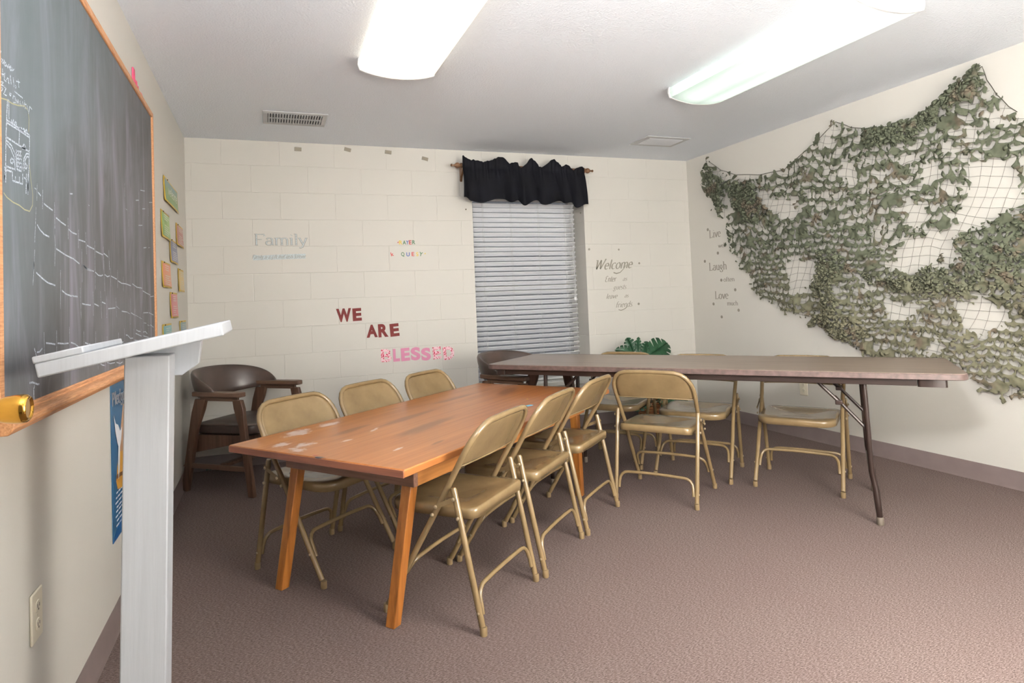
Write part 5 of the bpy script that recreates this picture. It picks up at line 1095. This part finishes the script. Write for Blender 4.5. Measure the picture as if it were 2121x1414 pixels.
# ------------------------------------------------------------------ camouflage netting on the right wall
(NET_OUTLINE,), NET_VOIDS, NET_DENSE = ([[(-0.34,2.312),(-0.484,2.206),(-0.659,2.128),(-0.931,2.072),(-1.181,2.058),(-1.325,2.126),(-1.505,2.208),(-1.662,2.298),(-1.783,2.223),(-1.924,2.171),(-2.09,2.144),(-2.217,2.159),(-2.337,2.197),(-2.452,2.261),(-2.613,2.338),(-2.632,2.254),(-2.675,2.159),(-2.729,2.075),(-2.805,1.987),(-2.922,1.841),(-3.015,1.72),(-2.964,0.837),(-2.855,0.684),(-2.719,0.531),(-2.683,0.534),(-2.633,0.459),(-2.575,0.486),(-2.504,0.544),(-2.406,0.63),(-2.271,0.667),(-1.961,0.636),(-1.79,0.648),(-1.721,0.709),(-1.631,0.778),(-1.514,0.807),(-1.414,0.867),(-1.309,0.915),(-1.219,0.914),(-1.13,0.98),(-1.057,0.973),(-0.961,1.038),(-0.884,1.039),(-0.822,1.139),(-0.776,1.181),(-0.765,1.262),(-0.658,1.329),(-0.62,1.435),(-0.545,1.546),(-0.52,1.697),(-0.587,1.793),(-0.651,1.867),(-0.618,1.977),(-0.533,2.034),(-0.521,1.867),(-0.489,1.765),(-0.42,1.839),(-0.365,1.956),(-0.298,2.1),(-0.294,2.22)]],[[(-0.825,1.932),(-1.346,1.782),(-1.25,1.698),(-1.061,1.745),(-0.887,1.83)],[(-1.195,1.37),(-1.436,1.376),(-1.458,1.262),(-1.378,1.095),(-1.25,1.098),(-1.187,1.266)],[(-2.517,1.812),(-2.748,1.784),(-2.787,1.685),(-2.752,1.576),(-2.751,1.493),(-2.609,1.463),(-2.403,1.453),(-2.469,1.571),(-2.544,1.699)],[(-2.148,1.406),(-2.302,1.445),(-2.434,1.43),(-2.45,1.257),(-2.25,1.215),(-2.004,1.249),(-2.061,1.325)],[(-1.964,1.04),(-2.181,1.016),(-2.195,0.903),(-2.014,0.9)],[(-2.427,1.014),(-2.57,1.091),(-2.582,1.005),(-2.677,0.929),(-2.619,0.861),(-2.507,0.838),(-2.445,0.925)],[(-1.489,1.169),(-1.658,1.186),(-1.64,1.099),(-1.558,1.046)],[(-1.77,1.234),(-1.909,1.143),(-1.898,1.121),(-1.787,1.157)],[(-2.254,1.85),(-2.373,1.862),(-2.356,1.718),(-2.282,1.724)],[(-2.427,1.941),(-2.508,1.92),(-2.504,1.852),(-2.428,1.869)],[(-2.127,1.722),(-2.305,1.503),(-2.174,1.529),(-2.121,1.625)],[(-1.715,2.056),(-1.827,1.943),(-1.82,1.84),(-1.714,1.86)],[(-2.12,1.901),(-2.309,1.971),(-2.275,1.905),(-2.135,1.84)],[(-0.543,2.168),(-0.656,2.095),(-0.626,1.996),(-0.536,2.068)],[(-2.492,2.042),(-2.568,2.01),(-2.563,1.934),(-2.487,1.954)],[(-2.623,2.095),(-2.737,2.02),(-2.722,1.966),(-2.619,2.028)],[(-1.652,2.266),(-1.701,2.252),(-1.665,2.167),(-1.54,2.111),(-1.501,2.156)],[(-2.219,0.774),(-2.334,0.78),(-2.343,0.701),(-2.229,0.693)]],[[(-0.34,2.312),(-0.533,2.034),(-0.513,1.762),(-0.286,2.124)],[(-0.538,2.097),(-0.874,2.019),(-1.061,1.745),(-0.851,1.696),(-0.638,1.848)],[(-1.891,2.199),(-2.246,2.151),(-2.422,2.214),(-2.36,2.103),(-2.114,2.019),(-1.917,2.069)],[(-1.492,1.4),(-1.632,1.388),(-1.737,1.245),(-1.599,1.185),(-1.644,0.98),(-1.541,0.911),(-1.431,1.122)],[(-1.827,1.224),(-2.185,1.174),(-2.279,1.258),(-2.367,1.323),(-2.371,1.166),(-2.564,1.116),(-2.459,1.064),(-2.119,1.102),(-1.857,1.142)],[(-2.415,1.432),(-2.776,1.492),(-3.002,1.483),(-2.975,1.029),(-2.758,1.186),(-2.567,1.17),(-2.446,1.288)],[(-1.374,0.909),(-1.625,0.98),(-1.836,0.819),(-1.758,0.718),(-1.534,0.808)],[(-2.588,1.115),(-2.758,1.186),(-2.978,1.077),(-2.902,0.785),(-2.721,0.981)],[(-2.333,1.211),(-2.77,1.39),(-2.753,1.109),(-2.512,1.09)]])
def inside(P, poly):
    x, y = P[..., 0], P[..., 1]; r = np.zeros(x.shape, bool); n = len(poly)
    for i in range(n):
        x0, y0 = poly[i]; x1, y1 = poly[(i+1) % n]
        if y0 == y1: continue
        c = ((y0 > y) != (y1 > y)) & (x < (x1-x0)*(y-y0)/(y1-y0)+x0); r ^= c
    return r
def vnoise(x, y, s, seed):
    g = np.random.default_rng(seed).random((256, 256))
    X_, Y_ = x*s+100, y*s+100; xi, yi = np.floor(X_).astype(int), np.floor(Y_).astype(int); fx, fy = X_-xi, Y_-yi
    fx, fy = fx*fx*(3-2*fx), fy*fy*(3-2*fy)
    G_ = lambda a, b: g[a % 256, b % 256]
    return (G_(xi, yi)*(1-fx)+G_(xi+1, yi)*fx)*(1-fy)+(G_(xi, yi+1)*(1-fx)+G_(xi+1, yi+1)*fx)*fy
nx_, nz_ = 350, 250
ys = np.linspace(-3.12, -.24, nx_); zs = np.linspace(.42, 2.40, nz_)
Yg, Zg = np.meshgrid(ys, zs, indexing='ij')
w1 = (vnoise(Yg, Zg, 5, 1)-.5)*.10+(vnoise(Yg, Zg, 16, 2)-.5)*.055; w2 = (vnoise(Yg, Zg, 5, 3)-.5)*.13+(vnoise(Yg, Zg, 16, 4)-.5)*.05
def pattern(Y_, Z_, a, b, seed, fill):
    U, V = Y_/a, Z_/b
    row = np.floor(V); U = U+.5*(row % 2)
    du = U-np.floor(U)-.5; dv = V-row-.5
    cell = np.random.default_rng(seed).random((512, 512))
    rr_ = cell[(np.floor(U).astype(int)) % 512, row.astype(int) % 512]
    # D-shaped opening with a tongue of cloth hanging into it
    hole = 1-np.sqrt((du/(.42*fill))**2+((dv-.02)/(.44*fill))**2)
    tongue = 1-np.sqrt(((du-.12*(rr_-.5))/.17)**2+((dv-.34)/.26)**2)
    return np.where(rr_ < .93, np.minimum(hole, -tongue*.9), -.3)
big = pattern(Yg+w1, Zg+w2, .088, .074, 5, 1.06); small = pattern(Yg+w1*.6, Zg+w2*.6, .060, .050, 6, .98)
sel = Zg+(vnoise(Yg, Zg, 3, 8)-.5)*.4 > 1.42
holes = np.where(sel, big, small)
Pj = np.stack([Yg+(vnoise(Yg, Zg, 14, 21)-.5)*.09+(vnoise(Yg, Zg, 35, 23)-.5)*.05, Zg+(vnoise(Yg, Zg, 14, 22)-.5)*.09+(vnoise(Yg, Zg, 35, 24)-.5)*.05], -1)
ins = inside(Pj, NET_OUTLINE)
for vd in NET_VOIDS: ins &= ~inside(Pj, vd)
dens = np.zeros(ins.shape, bool)
NET_DENSE.append([(-2.40, 2.24), (-2.61, 2.335), (-2.64, 2.24), (-2.56, 2.16), (-2.42, 2.15)])
for d_ in NET_DENSE: dens |= inside(Pj, d_)
holes = np.where(dens, holes-.12, holes)
field = np.where(ins, -holes, -.5)           # >0 = cloth
depth = .012+.026*vnoise(Yg, Zg, 5, 31)+.016*vnoise(Yg, Zg, 16, 32)+.010*vnoise(Yg, Zg, 45, 33)
depth += np.clip(.10-np.abs(field), 0, .1)*.12*np.sin(Yg*90+Zg*60)
depth = np.where(dens, depth+.012+.02*vnoise(Yg, Zg, 30, 35), depth)
def cloth_mesh(field, depth):
    """marching squares over the cut-cloth field"""
    vid = {}; V = []; Fc = []
    def corner(i, j):
        k = (i, j)
        if k not in vid: vid[k] = len(V); V.append((W-depth[i, j], ys[i], zs[j]))
        return vid[k]
    def edge(i0, j0, i1, j1):
        k = (i0, j0, i1, j1) if (i0, j0) < (i1, j1) else (i1, j1, i0, j0)
        if k not in vid:
            a, b = field[k[0], k[1]], field[k[2], k[3]]; t = a/(a-b); t = min(.95, max(.05, t))
            vid[k] = len(V); V.append((W-(depth[k[0], k[1]]*(1-t)+depth[k[2], k[3]]*t), ys[k[0]]*(1-t)+ys[k[2]]*t, zs[k[1]]*(1-t)+zs[k[3]]*t))
        return vid[k]
    F_ = field > 0
    any_ = F_[:-1, :-1] | F_[1:, :-1] | F_[1:, 1:] | F_[:-1, 1:]
    for i, j in zip(*np.nonzero(any_)):
        cs = [(i, j), (i+1, j), (i+1, j+1), (i, j+1)]; p = []
        for k in range(4):
            a, b = cs[k], cs[(k+1) % 4]
            if F_[a]: p.append(corner(*a))
            if F_[a] != F_[b]: p.append(edge(*a, *b))
        if len(p) >= 3: Fc.append(tuple(p))
    return V, Fc
V_, F_ = cloth_mesh(field, depth)
def camo(name):
    m = Mat(name, rough=.8, spec=.15)
    z1 = m.noise(1.3, 3); z2 = m.noise(9, 3)
    sep = m.n('ShaderNodeSeparateXYZ'); m.link(m.tc.outputs['Object'], sep.inputs[0])
    h = m.math('ADD', sep.outputs[2], m.math('MULTIPLY', m.math('SUBTRACT', z1, .5), .8))
    c = m.ramp(m.math('MULTIPLY', h, .45), [(.40, srgb(108, 105, 86)), (.60, srgb(88, 92, 76))])
    c = m.mix(m.ramp(z2, [(.56, (0, 0, 0)), (.66, (.75, .75, .75))]), c, srgb(104, 90, 78))
    c = m.mix(m.ramp(m.noise(26, 2), [(.45, (0, 0, 0)), (.7, (.45, .45, .45))]), c, srgb(58, 62, 50))
    m.color(c); m.bump(m.noise(500, 2), .2, .001); return m.m
M_CAMO = camo('camouflage_cloth')
nt = empty('camouflage_netting', (W, -1.6, 2.35)); tag(nt, 'large green and brown camouflage netting draped across the right wall', 'camouflage net')
wpart(MB().add(V_, F_), 'cut_cloth', M_CAMO, nt, smooth=60, solid=.0008)
# loose curled strips of the garnish cloth
fl = MB(); rg = np.random.default_rng(3)
cand = []
O_ = np.array(NET_OUTLINE)
for k in range(3000):
    if k < 2100:
        for _ in range(30):
            d_ = np.array(NET_DENSE[rg.choice(10, p=[.10, .17, .15, .13, .17, .06, .10, .04, .04, .04])]); q = d_.min(0)+(d_.max(0)-d_.min(0))*rg.random(2)
            if inside(q[None], [tuple(v) for v in d_])[0] and inside(q[None], NET_OUTLINE)[0]: break
    else:
        q = O_.min(0)+(O_.max(0)-O_.min(0))*rg.random(2)
    if not inside(np.array(q)[None], NET_OUTLINE)[0]: continue
    if k >= 2100 and any(inside(np.array(q)[None], vd)[0] for vd in NET_VOIDS): continue
    i_ = int((q[0]-ys[0])/(ys[1]-ys[0])); j_ = int((q[1]-zs[0])/(zs[1]-zs[0]))
    if not (0 <= i_ < nx_ and 0 <= j_ < nz_): continue
    if q[0] < -3.1: continue
    L_ = rg.uniform(.018, .042)*(1.25 if q[1] > 1.5 else .9); wd = L_*rg.uniform(.35, .6); a_ = rg.uniform(0, 2*pi); cur = rg.uniform(-1.5, 1.5); tw = rg.uniform(-1, 1)
    base = depth[i_, j_]+.002; out_ = rg.uniform(.1, .9)
    n_ = 5; vs = []
    for i in range(n_+1):
        t = i/n_; aa = a_+cur*(t-.5); cx = q[0]+L_*(t-.5)*cos(a_); cz = q[1]+L_*(t-.5)*sin(a_)+.3*L_*cur*(t-.5)**2
        ww = wd*sin(pi*(.08+.84*t))*.5
        px, pz = -sin(aa)*ww, cos(aa)*ww
        dp = base+out_*.020*sin(pi*t)
        vs.append((W-dp-tw*ww*.8, cx+px, cz+pz)); vs.append((W-dp+tw*ww*.8, cx-px, cz-pz))
    vs = [(min(v[0], W-.003), v[1], v[2]) for v in vs]
    fl.add(vs, [(2*i, 2*i+1, 2*i+3, 2*i+2) for i in range(n_)])
o = wpart(fl, 'cloth_flaps', M_CAMO, nt, smooth=60, solid=.0006); o['kind'] = 'stuff'
# knotted cord mesh behind the cloth
cd = MB()
def cord(fn, t0, t1, n):
    P = [fn(t0+(t1-t0)*i/n) for i in range(n+1)]
    run = []
    for p in P:
        if inside(np.array([[p[1], p[2]]]), NET_OUTLINE)[0] and p[1] > -3.12: run.append(p)
        else:
            if len(run) > 2: cd.tube(run, .0009, 3, caps=False)
            run = []
    if len(run) > 2: cd.tube(run, .0009, 3, caps=False)
wob = lambda y, z, s: float(vnoise(np.array(y), np.array(z), 3.0, s)-.5)*.10+float(vnoise(np.array(y), np.array(z), 12.0, s+1)-.5)*.02
for k in range(-34, 50):
    c0_ = k*.056
    cord(lambda t, c0_=c0_: (W-.010-.006*sin(t*20+c0_*50), t, 1.35+c0_*.92+.16*(t+1.7)+wob(t, c0_, 50)), -3.12, -.25, 90)
for k in range(-34, 34):
    c0_ = k*.062
    cord(lambda t, c0_=c0_: (W-.012-.006*cos(t*22+c0_*40), -1.7+c0_-.30*(t-1.4)+wob(c0_, t, 60), t), .42, 2.4, 70)
top_ = [p for p in NET_OUTLINE[:19]]
P = []
for a_, b_ in zip(top_, top_[1:]):
    for t in (0, .5): P.append((W-.014, a_[0]*(1-t)+b_[0]*t, a_[1]*(1-t)+b_[1]*t-.003*sin(9*t)))
cd.tube([p for p in P if p[1] > -3.12], .0022, 6)
for (y, z) in NET_OUTLINE[::4]:
    if y > -3.1: cd.lathe([(.004, 0), (.004, .010), (.001, .014)], (W-.014, y, z-.004), 6)
wpart(cd, 'net_cord', simple('dark_net_cord', (62, 58, 48), .8), nt, smooth=0)
for (y, z, lb) in [(-.304, 2.325, 'left end'), (-1.636, 2.306, 'middle peak'), (-2.595, 2.350, 'right peak')]:
    o = MB().lathe([(.0045, 0), (.0045, .002), (.0015, .003), (.0012, .016)], (W-.019, y, z), 10, Matrix.Rotation(pi/2, 4, 'Y')).build('wall_nail', simple('nail_steel', (120, 120, 120), .4, .8))
    tag(o, 'nail holding the camouflage netting at its %s, near the ceiling' % lb, 'nail')
